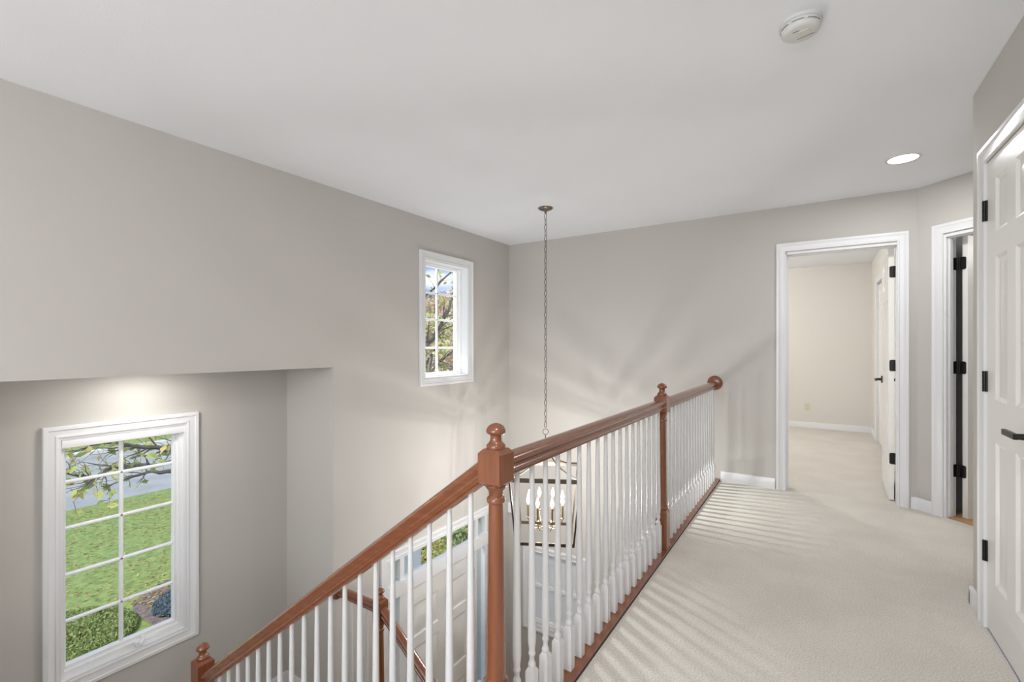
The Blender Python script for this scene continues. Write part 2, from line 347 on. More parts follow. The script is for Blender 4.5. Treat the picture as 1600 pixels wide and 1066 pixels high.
def window(name, X, w, depth, gx, glass_rect, muntin_y, muntin_z, label, sill=False):
    """window in a wall facing +X; w inner casing rect; glass_rect (y0,y1,z0,z1) at x = gx"""
    y0, y1, z0, z1 = w
    r = empty(name, (X, (y0 + y1) / 2, z0), **ST); r['label'] = label
    L = lambda o: setattr(o, 'matrix_parent_inverse', r.matrix_basis.inverted())
    ps = []
    ps.append(MB().frame((X, 0, 0), (0, 1, 0), (0, 0, 1), (1, 0, 0), [(y0, z0), (y0, z1), (y1, z1), (y1, z0)], CASW, True).obj('casing', M['trim'], r, True, 30))
    b = MB(); t = 0.012; xo = X - depth
    b.box(xo, X + 0.004, y0 - 0.001, y0 + t, z0, z1).box(xo, X + 0.004, y1 - t, y1 + 0.001, z0, z1)
    b.box(xo, X + 0.004, y0 + t, y1 - t, z1 - t, z1 + 0.001).box(xo, X + 0.006, y0 + t, y1 - t, z0 - 0.001, z0 + t)
    ps.append(b.obj('jamb', M['trim'], r, False))
    g0, g1, h0, h1 = glass_rect
    # frame ring then sash ring
    def ring(a0, a1, b0, b1, c0, c1, d0, d1, xa, xb):
        return MB().box(xa, xb, a0, b0, c0, d1).box(xa, xb, b1, a1, c0, d1).box(xa, xb, b0, b1, c0, d0).box(xa, xb, b0, b1, d1 - (d1 - c1), d1) if False else None
    def rect_ring(o, i, xa, xb):
        m = MB(); m.box(xa, xb, o[0], i[0], o[2], o[3]); m.box(xa, xb, i[1], o[1], o[2], o[3])
        m.box(xa, xb, i[0], i[1], o[2], i[2]); m.box(xa, xb, i[0], i[1], i[3], o[3]); return m
    inn = (y0 + t, y1 - t, z0 + t, z1 - t)
    mid = ((g0 * 0.7 + inn[0] * 0.3), (g1 * 0.55 + inn[1] * 0.45), (h0 * 0.6 + inn[2] * 0.4), (h1 * 0.6 + inn[3] * 0.4))
    ps.append(rect_ring(inn, mid, gx - 0.03, gx + 0.045).obj('window_frame', M['vinyl'], r, False))
    ps.append(rect_ring(mid, (g0, g1, h0, h1), gx - 0.025, gx + 0.022).obj('sash', M['vinyl'], r, False))
    b = MB().frame((gx, 0, 0), (0, 1, 0), (0, 0, 1), (1, 0, 0), [(g0, h0), (g0, h1), (g1, h1), (g1, h0)], [(-0.008, -0.006), (-0.008, 0.008), (0.0, 0.024), (0.004, 0.024), (0.004, -0.006)], True)
    ps.append(b.obj('glazing_bead', M['vinyl'], r, True, 30))
    mprof = lambda hw: [(-hw, -0.006), (-hw, 0.006), (-hw * 0.45, 0.013), (hw * 0.45, 0.013), (hw, 0.006), (hw, -0.006)]
    for y in muntin_y:
        ps.append(MB().loops([[(gx + h, y + u, z) for u, h in mprof(0.011)] for z in (h0, h1)]).obj('muntin', M['vinyl'], r, True, 30))
    for z in muntin_z:
        ps.append(MB().loops([[(gx + h, y, z + u) for u, h in mprof(0.010)] for y in (g0, g1)]).obj('muntin', M['vinyl'], r, True, 30))
    ys = [g0] + sorted(muntin_y) + [g1]; zs = [h0] + sorted(muntin_z) + [h1]
    for i in range(len(ys) - 1):
        for j in range(len(zs) - 1):
            ps.append(box('pane', (gx - 0.003, gx + 0.001, ys[i], ys[i + 1], zs[j], zs[j + 1]), M['glass'], r))
    for p in ps: L(p)
    return r, L
r1, L1 = window('window_1', XA, W1, 0.13, -3.745, (0.895, 1.458, -0.650, 0.672), [1.169], [0.433, 0.158, -0.12, -0.395],
                'tall white cased window in the alcove above the stair landing, with roller shade cassette')
# roller shade cassette, crank, latch on the alcove window
b = MB(); prof = [(-0.055, 0.0), (-0.058, 0.045), (-0.050, 0.058), (0.0, 0.060), (0.0, 0.0)]
b.loops([[(XA - 0.006 + u, y, 0.640 + w) for u, w in [(-0.055, 0.012), (-0.055, 0.060), (0.004, 0.060), (0.006, 0.030), (-0.002, 0.004), (-0.02, 0.0), (-0.045, 0.0)]] for y in (0.870, 1.502)])
o = b.obj('shade_cassette', M['vinyl'], r1, True, 30); L1(o)
b = MB(); b.box(XA - 0.072, XA - 0.022, 1.225, 1.350, -0.706, -0.680); b.lathe([(0, 0.013), (0.028, 0.012), (0.032, 0.008)], (XA - 0.04, 1.275, -0.69), 12)
b.tube([(XA - 0.03, 1.275, -0.672), (XA - 0.012, 1.255, -0.684), (XA - 0.006, 1.235, -0.694)], [0.010, 0.009, 0.008], 8)
b.lathe([(0, 0.009), (0.03, 0.011), (0.034, 0.007)], (XA - 0.006, 1.235, -0.698), 10)
o = b.obj('window_crank', M['vinyl'], r1); L1(o)
b = MB(); b.box(XA - 0.10, XA - 0.055, 1.486, 1.5015, -0.075, 0.06); b.lathe([(0, 0.010), (0.05, 0.008), (0.055, 0.004)], (XA - 0.07, 1.482, -0.03), 10)
o = b.obj('sash_lock', M['vinyl'], r1); L1(o)
r2, L2 = window('window_2', XL, W2, 0.16, -3.195, (3.29, 3.835, 0.972, 2.022), [3.545], [1.765, 1.502, 1.223],
                'small white cased window high on the stairwell wall near the corner')

# door leaf with six raised panels: local frame u (0..w from the hinge), z, d (thickness, 0..t)
def door_leaf(w, h, t, z0=0.008, panels=None):
    b = MB()
    st, mu = 0.112, 0.094
    pw = (w - 2 * st - mu) / 2
    us = [(st, st + pw), (st + pw + mu, w - st)]
    zs = panels or [(0.235, 0.835), (1.013, 1.62), (1.722, 1.95)]
    pan = [(u0, u1, a, c) for u0, u1 in us for a, c in zs]
    ug = sorted({0, w, *[p for u in us for p in u]}); zg = sorted({z0, z0 + h, *[p for z in zs for p in z]})
    for d, sgn in ((0.0, 1), (t, -1)):
        for i in range(len(ug) - 1):
            for j in range(len(zg) - 1):
                cu, cz = (ug[i] + ug[i + 1]) / 2, (zg[j] + zg[j + 1]) / 2
                if any(p[0] < cu < p[1] and p[2] < cz < p[3] for p in pan): continue
                b.add([(ug[i], d, zg[j]), (ug[i + 1], d, zg[j]), (ug[i + 1], d, zg[j + 1]), (ug[i], d, zg[j + 1])], [(0, 1, 2, 3)])
        for u0, u1, a, c in pan:
            R = []
            for ins, dep in ((0, 0), (0.004, 0.003), (0.014, 0.009), (0.026, 0.010), (0.034, 0.0095), (0.052, 0.003)):
                y = d + sgn * dep
                R.append([(u0 + ins, y, a + ins), (u1 - ins, y, a + ins), (u1 - ins, y, c - ins), (u0 + ins, y, c - ins)])
            b.loops(R, cap=False); b.add(R[-1], [(0, 1, 2, 3)])
    # edges
    for i in range(len(zg) - 1):
        for u in (0, w): b.add([(u, 0, zg[i]), (u, t, zg[i]), (u, t, zg[i + 1]), (u, 0, zg[i + 1])], [(0, 1, 2, 3)])
    for i in range(len(ug) - 1):
        for z in (z0, z0 + h): b.add([(ug[i], 0, z), (ug[i], t, z), (ug[i + 1], t, z), (ug[i + 1], 0, z)], [(0, 1, 2, 3)])
    return b
def lever(leaf, u, z, side, toward, t, m=None):
    """lever set on one face; side -1: face d=0, +1: face d=t; toward: direction of the lever along u"""
    m = m or M['black']
    d0 = 0 if side < 0 else t
    R = MB(); s = side
    R.box(u - 0.031, u + 0.031, min(d0, d0 + s * 0.009), max(d0, d0 + s * 0.009), z - 0.031, z + 0.031)
    ro = R.obj('door_handle', m, leaf, False)
    H = MB(); H.lathe([(0, 0.013), (s * 0.02, 0.012), (s * 0.05, 0.010), (s * 0.058, 0.010)], (u, d0, z), 14, 'y')
    H.box(min(u - toward * 0.01, u + toward * 0.118), max(u - toward * 0.01, u + toward * 0.118), min(d0 + s * 0.045, d0 + s * 0.057), max(d0 + s * 0.045, d0 + s * 0.057), z - 0.010, z + 0.010)
    H.obj('lever', m, ro, False)
    return ro
def rounded_leaf(b, O, A, Nn, w, h, r=0.012, th=0.003):
    """hinge leaf: plate in plane A x z, corners rounded on the far side"""
    O, A, Nn = Vector(O), Vector(A), Vector(Nn); pts = [(0, 0), (w - r, 0)]
    for k in range(1, 5): a = -math.pi / 2 + k * math.pi / 10; pts.append((w - r + r * math.cos(a), r + r * math.sin(a)))
    pts += [(w, r), (w, h - r)]
    for k in range(1, 5): a = k * math.pi / 10; pts.append((w - r + r * math.cos(a), h - r + r * math.sin(a)))
    pts += [(w - r, h), (0, h)]
    b.loops([[tuple(O + A * u + Vector((0, 0, v)) + Nn * q) for u, v in pts] for q in (0, th)])
HZ = (0.295, 1.04, 1.79)

def place(parent_loc, rz, parent): pass

# --- door_4: closed closet door in the right wall, hinges on its far edge
r = empty('door_1', (XR, 2.872, 0), -math.pi / 2, **ST); r['label'] = 'closed white six panel closet door with black hinges and lever, beside the hall corner'
# local: +x runs along -Y (from hinge), local +y = +X (into closet)
leaf = door_leaf(0.606, 2.035, 0.035).obj('door_leaf', M['door'], r, True, 20)
lever(leaf, 0.546, 0.925, -1, -1, 0.035)
for hz in HZ:
    b = MB(); b.lathe([(0, 0.0075), (0.03, 0.0075), (0.030, 0.0068), (0.032, 0.0068), (0.032, 0.0075), (0.058, 0.0075), (0.058, 0.0068), (0.06, 0.0068), (0.06, 0.0075), (0.09, 0.0075)], (-0.003, -0.009, hz), 12)
    b.box(-0.010, 0.008, -0.006, 0.001, hz, hz + 0.09)
    b.obj('hinge', M['black'], r)
MB().frame((0, 0, 0), (1, 0, 0), (0, 0, 1), (0, -1, 0), [(-0.004, 0), (-0.004, 2.047), (0.612, 2.047), (0.612, 0)], CAS, False).obj('casing', M['trim'], r, True, 30)
MB().box(-0.008, -0.003, 0.0, 0.12, 0, 2.047).box(0.609, 0.610, 0, 0.12, 0, 2.047).box(-0.003, 0.609, 0.036, 0.12, 2.044, 2.055).box(-0.008, 0.61, -0.001, 0.036, 2.047, 2.055).obj('jamb', M['trim'], r, False)

# --- bedroom doorway, door standing open into the bedroom
r = empty('door_2', (0.535, YB, 0), 0, **ST); r['label'] = 'white doorway to the cream bedroom with its six panel door swung open'
def child_of(r, o): o.matrix_parent_inverse = r.matrix_basis.inverted(); return o
child_of(r, casing_door(r, (0, YB, 0), (1, 0, 0), (0, -1, 0), -0.224, 0.524, 2.053))
b = MB(); x0, x1 = -0.235, 0.545; y0, y1 = YB - 0.001, YB + 0.131
b.box(x0, x0 + 0.018, y0, y1, 0, 2.045).box(x1 - 0.018, x1, y0, y1, 0, 2.045).box(x0, x1, y0, y1, 2.027, 2.045)
b.box(x0 + 0.018, x0 + 0.029, YB + 0.05, YB + 0.09, 0, 2.027).box(x1 - 0.024, x1 - 0.018, YB + 0.03, YB + 0.06, 0, 2.027).box(x0 + 0.029, x1 - 0.029, YB + 0.05, YB + 0.09, 2.016, 2.027)
child_of(r, b.obj('jamb', M['trim'], r, False))
hx, hy, swing = 0.519, YB + 0.138, math.radians(88.0)
lf = door_leaf(0.725, 2.015, 0.035).obj('door_leaf', M['door'], r, True, 20)
# local u from hinge; face d=0 is the one seen (towards -X)
lf.location = Vector((hx - 0.035, hy - 0.0, 0)) - Vector((0.535, YB, 0)); lf.rotation_euler = (0, 0, swing)
# mirror thickness so the slab lies between x and x+t
lf.location.x += 0.035
lever(lf, 0.665, 0.935, 1, -1, 0.035); lever(lf, 0.665, 0.935, -1, -1, 0.035)
for hz in HZ:
    b = MB(); rounded_leaf(b, (0.524, hy - 0.002, hz), (-1, 0, 0), (0, -1, 0), 0.034, 0.09, th=0.0025)
    b.lathe([(0, 0.006), (0.09, 0.006)], (0.523, hy - 0.004, hz), 10)
    child_of(r, b.obj('hinge', M['black'], r))
child_of(r, box('strike_plate', (-0.217, -0.2155, YB + 0.095, YB + 0.118, 0.90, 0.96), M['black'], r))

# --- closet door in the bedroom's right wall
r = empty('door_3', (XBR, 7.71, 0), 0, **ST); r['label'] = 'white closet door in the bedroom side wall behind the open door'
b = MB().frame((XBR, 0, 0), (0, -1, 0), (0, 0, 1), (-1, 0, 0), [(-7.71, 0), (-7.71, 2.05), (-6.95, 2.05), (-6.95, 0)], CAS, False)
child_of(r, b.obj('casing', M['trim'], r, True, 30))
child_of(r, MB().box(XBR, XBR + 0.1, 7.70, 7.712, 0, 2.05).box(XBR, XBR + 0.1, 6.948, 6.96, 0, 2.05).box(XBR, XBR + 0.1, 6.96, 7.70, 2.038, 2.05).obj('jamb', M['trim'], r, False))
lf = door_leaf(0.728, 2.02, 0.035).obj('door_leaf', M['door'], r, True, 20)
lf.location = (0.012, -0.018, 0); lf.rotation_euler = (0, 0, -math.pi / 2)

# --- bathroom doorway in the angled wall
r = empty('door_4', ang(0.19, 0, 0), 0, **ST); r['label'] = 'white doorway in the angled wall with black hinges, door swung inward over wood floor'
Ad, Nd = Vector((S2, -S2, 0)), Vector((S2, S2, 0))
child_of(r, MB().frame(tuple(AO), tuple(Ad), (0, 0, 1), tuple(-Nd), [(0.180, 0), (0.180, 2.053), (0.970, 2.053), (0.970, 0)], CAS, False).obj('casing', M['trim'], r, True, 30))
b = MB().box(0.178, 0.196, -0.001, 0.091, 0, 2.045).box(0.954, 0.972, -0.001, 0.091, 0, 2.045).box(0.196, 0.954, -0.001, 0.091, 2.027, 2.045)
b.box(0.196, 0.207, 0.02, 0.05, 0, 2.027).box(0.943, 0.954, 0.02, 0.05, 0, 2.027).box(0.207, 0.943, 0.02, 0.05, 2.016, 2.027)
child_of(r, to_ang(b).obj('jamb', M['trim'], r, False))
lf = door_leaf(0.725, 2.015, 0.035)
A0 = 0.230; N0 = 0.098; sw = math.radians(4)
def leafpt(p):
    u, d, z = p
    return ang(A0 + d * math.cos(sw) - u * math.sin(sw) * -1, N0 + u * math.cos(sw) + d * math.sin(sw) * -1 + 0.003, z + 0.004)
lf.v = [leafpt(p) for p in lf.v]
child_of(r, lf.obj('door_leaf', M['door'], r, True, 20))
for hz in HZ:
    b = MB(); rounded_leaf(b, ang(0.213, 0.099, hz), tuple(Ad), tuple(-Nd), 0.042, 0.09, th=0.0025)
    rounded_leaf(b, ang(0.1965, 0.093, hz), tuple(-Nd), tuple(Ad), 0.034, 0.09, th=0.0025)
    b.lathe([(0, 0.006), (0.09, 0.006)], ang(0.212, 0.099, hz), 10)
    child_of(r, b.obj('hinge', M['black'], r))

# --- front door unit with sidelights and transom
r = empty('door_5', (XL, 3.52, ZF), 0, **ST); r['label'] = 'white front entry door down in the foyer with sidelights and a transom above'
P = lambda o: child_of(r, o)
P(MB().frame((XL, 0, 0), (0, 1, 0), (0, 0, 1), (1, 0, 0), [(2.78, ZF), (2.78, -0.60), (4.26, -0.60), (4.26, ZF)], CAS, False).obj('casing', M['trim'], r, True, 30))
b = MB(); a, c = XL - 0.075, XL + 0.003
for y0, y1 in ((2.78, 2.825), (2.945, 3.01), (4.025, 4.065), (4.215, 4.26)):
    b.box(a, c - 0.02, y0, y1, ZF, -0.84)
b.box(a, c, 2.78, 4.26, -0.625, -0.60).box(a, c, 2.78, 4.26, -0.955, -0.835)
for y0, y1 in ((2.78, 2.83), (2.95, 3.0), (4.04, 4.085), (4.21, 4.26)): b.box(a, c - 0.02, y0, y1, -0.835, -0.625)
b.box(a, c, 2.78, 4.26, ZF, ZF + 0.03)
P(b.obj('door_frame', M['trim'], r, False))
for y0, y1 in ((2.83, 2.95), (3.0, 4.04), (4.085, 4.21)): P(box('transom_pane', (XL - 0.055, XL - 0.05, y0, y1, -0.835, -0.625), M['glass'], r))
for y0, y1 in ((2.825, 2.945), (4.065, 4.215)):
    P(box('sidelight_pane', (XL - 0.055, XL - 0.05, y0, y1, ZF + 0.55, -0.955), M['glass'], r))
    P(box('kick_panel', (XL - 0.10, XL - 0.06, y0, y1, ZF + 0.03, ZF + 0.55), M['trim'], r))
lf = door_leaf(1.008, 2.04, 0.044, 0.03, [(0.235, 0.835), (1.013, 1.50), (1.60, 1.90)])
lf.v = [(XL - 0.075 + d, 4.022 - u, ZF + z) for u, d, z in lf.v]
lf = P(lf.obj('door_leaf', M['door'], r, True, 20))
for z in (-1.255, -2.02, -2.80): P(MB().lathe([(0, 0.008), (0.1, 0.008)], (XL - 0.025, 4.026, z), 10).box(XL - 0.033, XL - 0.02, 4.0, 4.04, z, z + 0.1).obj('hinge', M['black'], r))
b = MB(); b.lathe([(0, 0.03), (0.008, 0.03), (0.01, 0.012), (0.045, 0.012), (0.05, 0.026), (0.075, 0.024), (0.08, 0.01)], (XL - 0.031, 3.09, ZF + 0.93), 14, 'x')
P(b.obj('door_handle', M['black'], r))

# --- shaded window low in the far wall
r = empty('window_3', ((WB[0] + WB[1]) / 2, YB, WB[2]), 0, **ST); r['label'] = 'white shaded double hung window low in the far foyer wall behind the balusters'
P = lambda o: child_of(r, o)
P(MB().frame((0, YB, 0), (1, 0, 0), (0, 0, 1), (0, -1, 0), [(WB[0], WB[2]), (WB[0], WB[3]), (WB[1], WB[3]), (WB[1], WB[2])], CASW, True).obj('casing', M['trim'], r, True, 30))
b = MB(); y0, y1 = YB + 0.04, YB + 0.10
b.box(WB[0], WB[0] + 0.03, y0, y1, WB[2], WB[3]).box(WB[1] - 0.03, WB[1], y0, y1, WB[2], WB[3]).box(WB[0] + 0.03, WB[1] - 0.03, y0, y1, WB[2], WB[2] + 0.04).box(WB[0] + 0.03, WB[1] - 0.03, y0, y1, WB[3] - 0.03, WB[3]).box(WB[0] + 0.03, WB[1] - 0.03, y0, y1 - 0.02, -1.54, -1.505)
P(b.obj('sash', M['vinyl'], r, False))
P(box('pane', (WB[0] + 0.03, WB[1] - 0.03, YB + 0.08, YB + 0.084, WB[2] + 0.04, WB[3] - 0.03), M['glass'], r))
P(box('roller_shade', (WB[0] + 0.03, WB[1] - 0.03, YB + 0.062, YB + 0.064, WB[2] + 0.04, WB[3] - 0.03), M['shade'], r))

# --- unseen window added behind the camera to go with the fill lamp
r = empty('window_added_rear', (-0.8, -3.2, 0.6), 0, **ST); r['label'] = 'wide white cased window added unseen in the rear wall behind the viewpoint'
child_of(r, MB().frame((0, -3.2, 0), (-1, 0, 0), (0, 0, 1), (0, 1, 0), [(-0.3, 0.6), (-0.3, 2.1), (1.9, 2.1), (1.9, 0.6)], CASW, True).obj('casing', M['trim'], r, True, 30))
child_of(r, box('pane', (-1.9, 0.3, -3.27, -3.266, 0.6, 2.1), M['glass'], r))

# ------------------------------------------------------------------ stairs
def staircase(name, label, x_start, sgn, z_top, n, y0, y1):
    r = empty(name, (x_start, (y0 + y1) / 2, z_top), 0, **ST); r['label'] = label
    for k in range(n):
        xa = x_start + sgn * RUN * k
        zt = z_top - RISE * k
        b = MB().box(min(xa, xa + sgn * 0.02), max(xa, xa + sgn * 0.02), y0, y1, zt - RISE - 0.02, zt - 0.02)
        child_of(r, b.obj('riser', M['carpet'], r, False))
        if k < n - 1:
            zz = zt - RISE; a = xa - sgn * 0.005 + sgn * 0.0; e = xa + sgn * (RUN + 0.025)
            lo, hi = min(a, e), max(a, e)
            pr = [(lo, zz), (hi - 0.015, zz), (hi, zz - 0.012), (hi, zz - 0.028), (hi - 0.015, zz - 0.04), (lo, zz - 0.04)] if sgn > 0 else [(hi, zz), (lo + 0.015, zz), (lo, zz - 0.012), (lo, zz - 0.028), (lo + 0.015, zz - 0.04), (hi, zz - 0.04)]
            child_of(r, MB().loops([[(x, y, z) for x, z in pr] for y in (y0, y1)]).obj('tread', M['carpet'], r, True, 30))
    return r
s1 = staircase('stairs_upper', 'carpeted upper flight going down from the hall to the landing', XN - 0.04, -1, 0.0, 8, 0.1, 1.105)
s2 = staircase('stairs_lower', 'carpeted lower flight going down from the landing to the foyer', XN - 0.04 - 7 * RUN, 1, ZLND, 8, 1.16, 2.275)
XLD = XN - 0.04 - 7 * RUN
def stringer(par, x0, x1, z0, z1, y0, y1, deep, m):
    lo = [(x0, z0 + 0.05), (x1, z1 + 0.05), (x1, z1 - deep), (x0, z0 - deep)]
    return child_of(par, MB().loops([[(x, y, z) for x, z in lo] for y in (y0, y1)]).obj('stringer', m, par, False))
stringer(s1, XN - 0.02, XLD, 0.0 - 0.02, ZLND - 0.02 + 0.0, 1.107, 1.158, 0.42, M['trim'])
stringer(s2, XLD, XN, ZLND - 0.02, ZF + 0.02, 2.276, 2.316, 0.36, M['trim'])
box('wall_between_flights', (XLD, -0.83, 1.112, 1.153, ZF, ZLND - 0.4), M['wall'], **ST)
mb = MB().box(XA, XLD, 0.1, 2.249, ZLND - 0.25, ZLND).box(XL, XLD, 2.249, 2.34, ZLND - 0.25, ZLND)
clean_wall(mb, 'floor_landing', M['carpet'], **ST)
box('trim_1', (-0.85, -0.83, YN + 0.05, YB, -0.30, 0.0), M['trim'], **ST)
box('ceiling_foyer', (-0.83, 0.9, -3.2, YB, -0.30, -0.28), M['ceiling'], **ST)

# ------------------------------------------------------------------ railings
RAIL = [(-0.019, 0), (0.019, 0), (0.019, 0.008), (0.024, 0.010), (0.0265, 0.015), (0.024, 0.020), (0.0205, 0.023), (0.021, 0.029), (0.026, 0.036), (0.0305, 0.043), (0.031, 0.049), (0.0285, 0.054), (0.022, 0.059), (0.012, 0.0625), (0.0, 0.064),
        (-0.012, 0.0625), (-0.022, 0.059), (-0.0285, 0.054), (-0.031, 0.049), (-0.0305, 0.043), (-0.026, 0.036), (-0.021, 0.029), (-0.0205, 0.023), (-0.024, 0.020), (-0.0265, 0.015), (-0.024, 0.010), (-0.019, 0.008)]
def finial(zb):
    return [(zb - 0.004, 0.026), (zb + 0.003, 0.028), (zb + 0.008, 0.0285), (zb + 0.013, 0.0265), (zb + 0.016, 0.022), (zb + 0.024, 0.0175), (zb + 0.034, 0.0165), (zb + 0.040, 0.0175), (zb + 0.043, 0.024),
            (zb + 0.047, 0.0285), (zb + 0.052, 0.0295), (zb + 0.058, 0.0275), (zb + 0.066, 0.022), (zb + 0.072, 0.013), (zb + 0.075, 0.003)]
HW = 0.038
def newel(parent, c, block_top, block_bot, base_z, low_block=0.25):
    """turned newel: square rail block, turned shaft, square foot; c world xy, heights absolute"""
    x, y = c
    b = MB(); b.square([(block_bot, 0.026), (block_bot + 0.012, HW), (block_top, HW), (block_top + 0.012, 0.027)], (x, y, 0))
    p = b.obj('newel_block', M['woodz'], parent, True, 25)
    sh = MB(); bb = block_bot
    fz = base_z + low_block
    sh.lathe([(fz - 0.005, 0.030), (fz + 0.004, 0.036), (fz + 0.012, 0.036), (fz + 0.018, 0.031), (fz + 0.028, 0.0285), (fz + 0.05, 0.029), (bb - 0.06, 0.0215), (bb - 0.052, 0.0215), (bb - 0.048, 0.0265), (bb - 0.040, 0.0275), (bb - 0.034, 0.025), (bb - 0.030, 0.021), (bb - 0.018, 0.022), (bb - 0.010, 0.026), (bb - 0.006, 0.030), (bb - 0.001, 0.031), (bb + 0.004, 0.028)], (x, y, 0), 24)
    s = sh.obj('newel_shaft', M['woodz'], parent, True, 35)
    ft = MB().square([(base_z, HW), (fz - 0.012, HW), (fz - 0.002, 0.028)], (x, y, 0)).obj('newel_foot', M['woodz'], parent, True, 25)
    fi = MB().lathe(finial(block_top + 0.012), (x, y, 0), 24).obj('finial', M['woodz'], parent, True, 40)
    return [p, s, ft, fi]
def baluster_mesh(top, blk=0.165):
    b = MB(); b.square([(0, 0.016), (blk - 0.012, 0.016), (blk, 0.009)])
    z = blk
    b.lathe([(z - 0.004, 0.010), (z + 0.002, 0.0125), (z + 0.010, 0.0130), (z + 0.016, 0.0105), (z + 0.022, 0.0085), (z + 0.034, 0.0085), (z + 0.040, 0.0115), (z + 0.046, 0.0120), (z + 0.052, 0.0100), (z + 0.060, 0.0105), (z + 0.085, 0.0137), (z + 0.16, 0.0133), (top * 0.6, 0.0112), (top, 0.0080)], (0, 0, 0), 12)
    return b
def inst(src, loc, parent):
    o = bpy.data.objects.new('baluster', src.data); C.objects.link(o); o.parent = parent; o.location = loc; return o

# hall railing
R1 = empty('hall_railing', (0, 0, 0), 0, label='level hallway railing with cherry wood handrail and white balusters along the carpet', category='railing')
MB().box(-0.832, -0.748, YN - 0.03, YB - 0.002, -0.006, 0.016).add([], []).obj('shoe_rail', M['woody'], R1, False)
MB().box(-0.748, -0.7455, YN + 0.0, YB - 0.003, -0.004, 0.004).obj('floor_joint', M['slot'], R1, False)
for c in ((XN, YN), (XN, YP)):
    e = empty('newel_post', (0, 0, 0)); e.parent = R1
    newel(e, c, 0.928, 0.832, 0.0)
MB().prism((XN, YN + HW, 0.853), (XN, YP - HW, 0.853), RAIL, (1, 0, 0)).obj('handrail', M['woody'], R1, True, 30)
MB().prism((XN, YP + HW, 0.853), (XN, YB - 0.018, 0.853), RAIL, (1, 0, 0)).obj('handrail', M['woody'], R1, True, 30)
ROS = [(0, 0.066), (0.006, 0.066), (0.010, 0.062), (0.013, 0.055), (0.018, 0.052), (0.021, 0.046), (0.022, 0.0)]
MB().lathe([(-z, r_) for z, r_ in ROS], (XN, YB - 0.001, 0.90), 32, 'y').obj('rosette', M['woodz'], R1, True, 35)
hb = baluster_mesh(0.84).obj('baluster', M['bal'], R1, True, 40); hb.location = (XN, 2.821, 0.016)
for k in range(1, 18): inst(hb, (XN, 2.821 - 0.0925 * k, 0.016), R1)
for k in range(18): inst(hb, (XN, 2.990 + 0.0925 * k, 0.016), R1)

# upper stair railing, sloping down to the newel on the landing
R2 = empty('stair_railing', (0, 0, 0), 0, label='cherry wood railing sloping down the upper flight beside the alcove window', category='railing')
SL = RISE / RUN; XM = -2.575
zr = lambda x: 0.812 + SL * (x + 0.853)
def sloped(prof): return [(u, w * 1.25) for u, w in prof]
MB().prism((XN - HW - 0.001, YN, zr(XN - HW)), (XM + HW, YN, zr(XM + HW)), sloped(RAIL), (0, 1, 0)).obj('handrail', M['woodx'], R2, True, 30)
e = empty('newel_post', (0, 0, 0)); e.parent = R2
newel(e, (XM, YN), -0.332, -0.60, ZLND, 0.20)
proto = {}
x = XN - HW - 0.055; k = 0
while x > XM + HW + 0.02:
    st = max(1, math.ceil((XN - 0.04 - x) / RUN)); zt = -RISE * st
    zt = -SL * (XN - 0.04 - x) + 0.01
    top = zr(x) - zt + 0.012
    if 's' not in proto:
        proto['s'] = baluster_mesh(top, 0.12).obj('baluster', M['bal'], R2, True, 40); proto['s'].location = (x, YN, zt)
    else: inst(proto['s'], (x, YN, zt), R2)
    x -= 0.0847

# lower stair railing: short level piece from the wall, newel, then down into the foyer
R3 = empty('lower_stair_railing', (0, 0, 0), 0, label='smaller looking wooden railing descending in front of the entry door', category='railing')
Y3, X3 = 2.296, -2.60
MB().lathe(ROS, (XL + 0.001, Y3 + 0.002, -0.625), 32, 'x').obj('rosette', M['woodz'], R3, True, 35)
MB().prism((XL + 0.018, Y3, -0.657), (X3 - HW, Y3, -0.657), RAIL, (0, 1, 0)).obj('handrail', M['woodx'], R3, True, 30)
e = empty('newel_post', (0, 0, 0)); e.parent = R3
newel(e, (X3, Y3), -0.565, -0.73, ZLND, 0.22)
za = -0.64
MB().prism((X3 + HW, Y3, za - 0.045), (XN + 0.1, Y3, za - 0.045 - SL * (XN + 0.1 - X3 - HW)), sloped(RAIL), (0, 1, 0)).obj('handrail', M['woodx'], R3, True, 30)
e = empty('newel_post', (0, 0, 0)); e.parent = R3
newel(e, (XN + 0.14, Y3), ZF + 1.02, ZF + 0.80, ZF, 0.22)
lb = None
for xx in [-3.0 + 0.0847 * k for k in range(5)]:
    if lb is None: lb = baluster_mesh(0.865, 0.165).obj('baluster', M['bal'], R3, True, 40); lb.location = (xx, Y3, ZLND)
    else: inst(lb, (xx, Y3, ZLND), R3)
lb2 = None; x = X3 + HW + 0.055
while x < XN + 0.06:
    zt = ZLND - 0.02 + 0.05 - SL * (x - XLD); top = (za - 0.045 - SL * (x - X3 - HW)) - zt + 0.012
    if lb2 is None: lb2 = baluster_mesh(top, 0.12).obj('baluster', M['bal'], R3, True, 40); lb2.location = (x, Y3, zt)
    else: inst(lb2, (x, Y3, zt), R3)
    x += 0.0847

# ------------------------------------------------------------------ chandelier
CX, CY = -1.975, 3.585
ch = empty('lantern_chandelier', (CX, CY, -0.3), 0, label='open cage lantern chandelier with lit candle bulbs hanging on a long chain', category='chandelier')
def Pc(o): return child_of(ch, o)
Pc(MB().lathe([(ZC, 0.064), (ZC - 0.005, 0.064), (ZC - 0.012, 0.058), (ZC - 0.020, 0.040), (ZC - 0.026, 0.016), (ZC - 0.032, 0.011), (ZC - 0.045, 0.010), (ZC - 0.052, 0.004)], (CX, CY, 0), 28).obj('canopy', M['bronze'], ch))
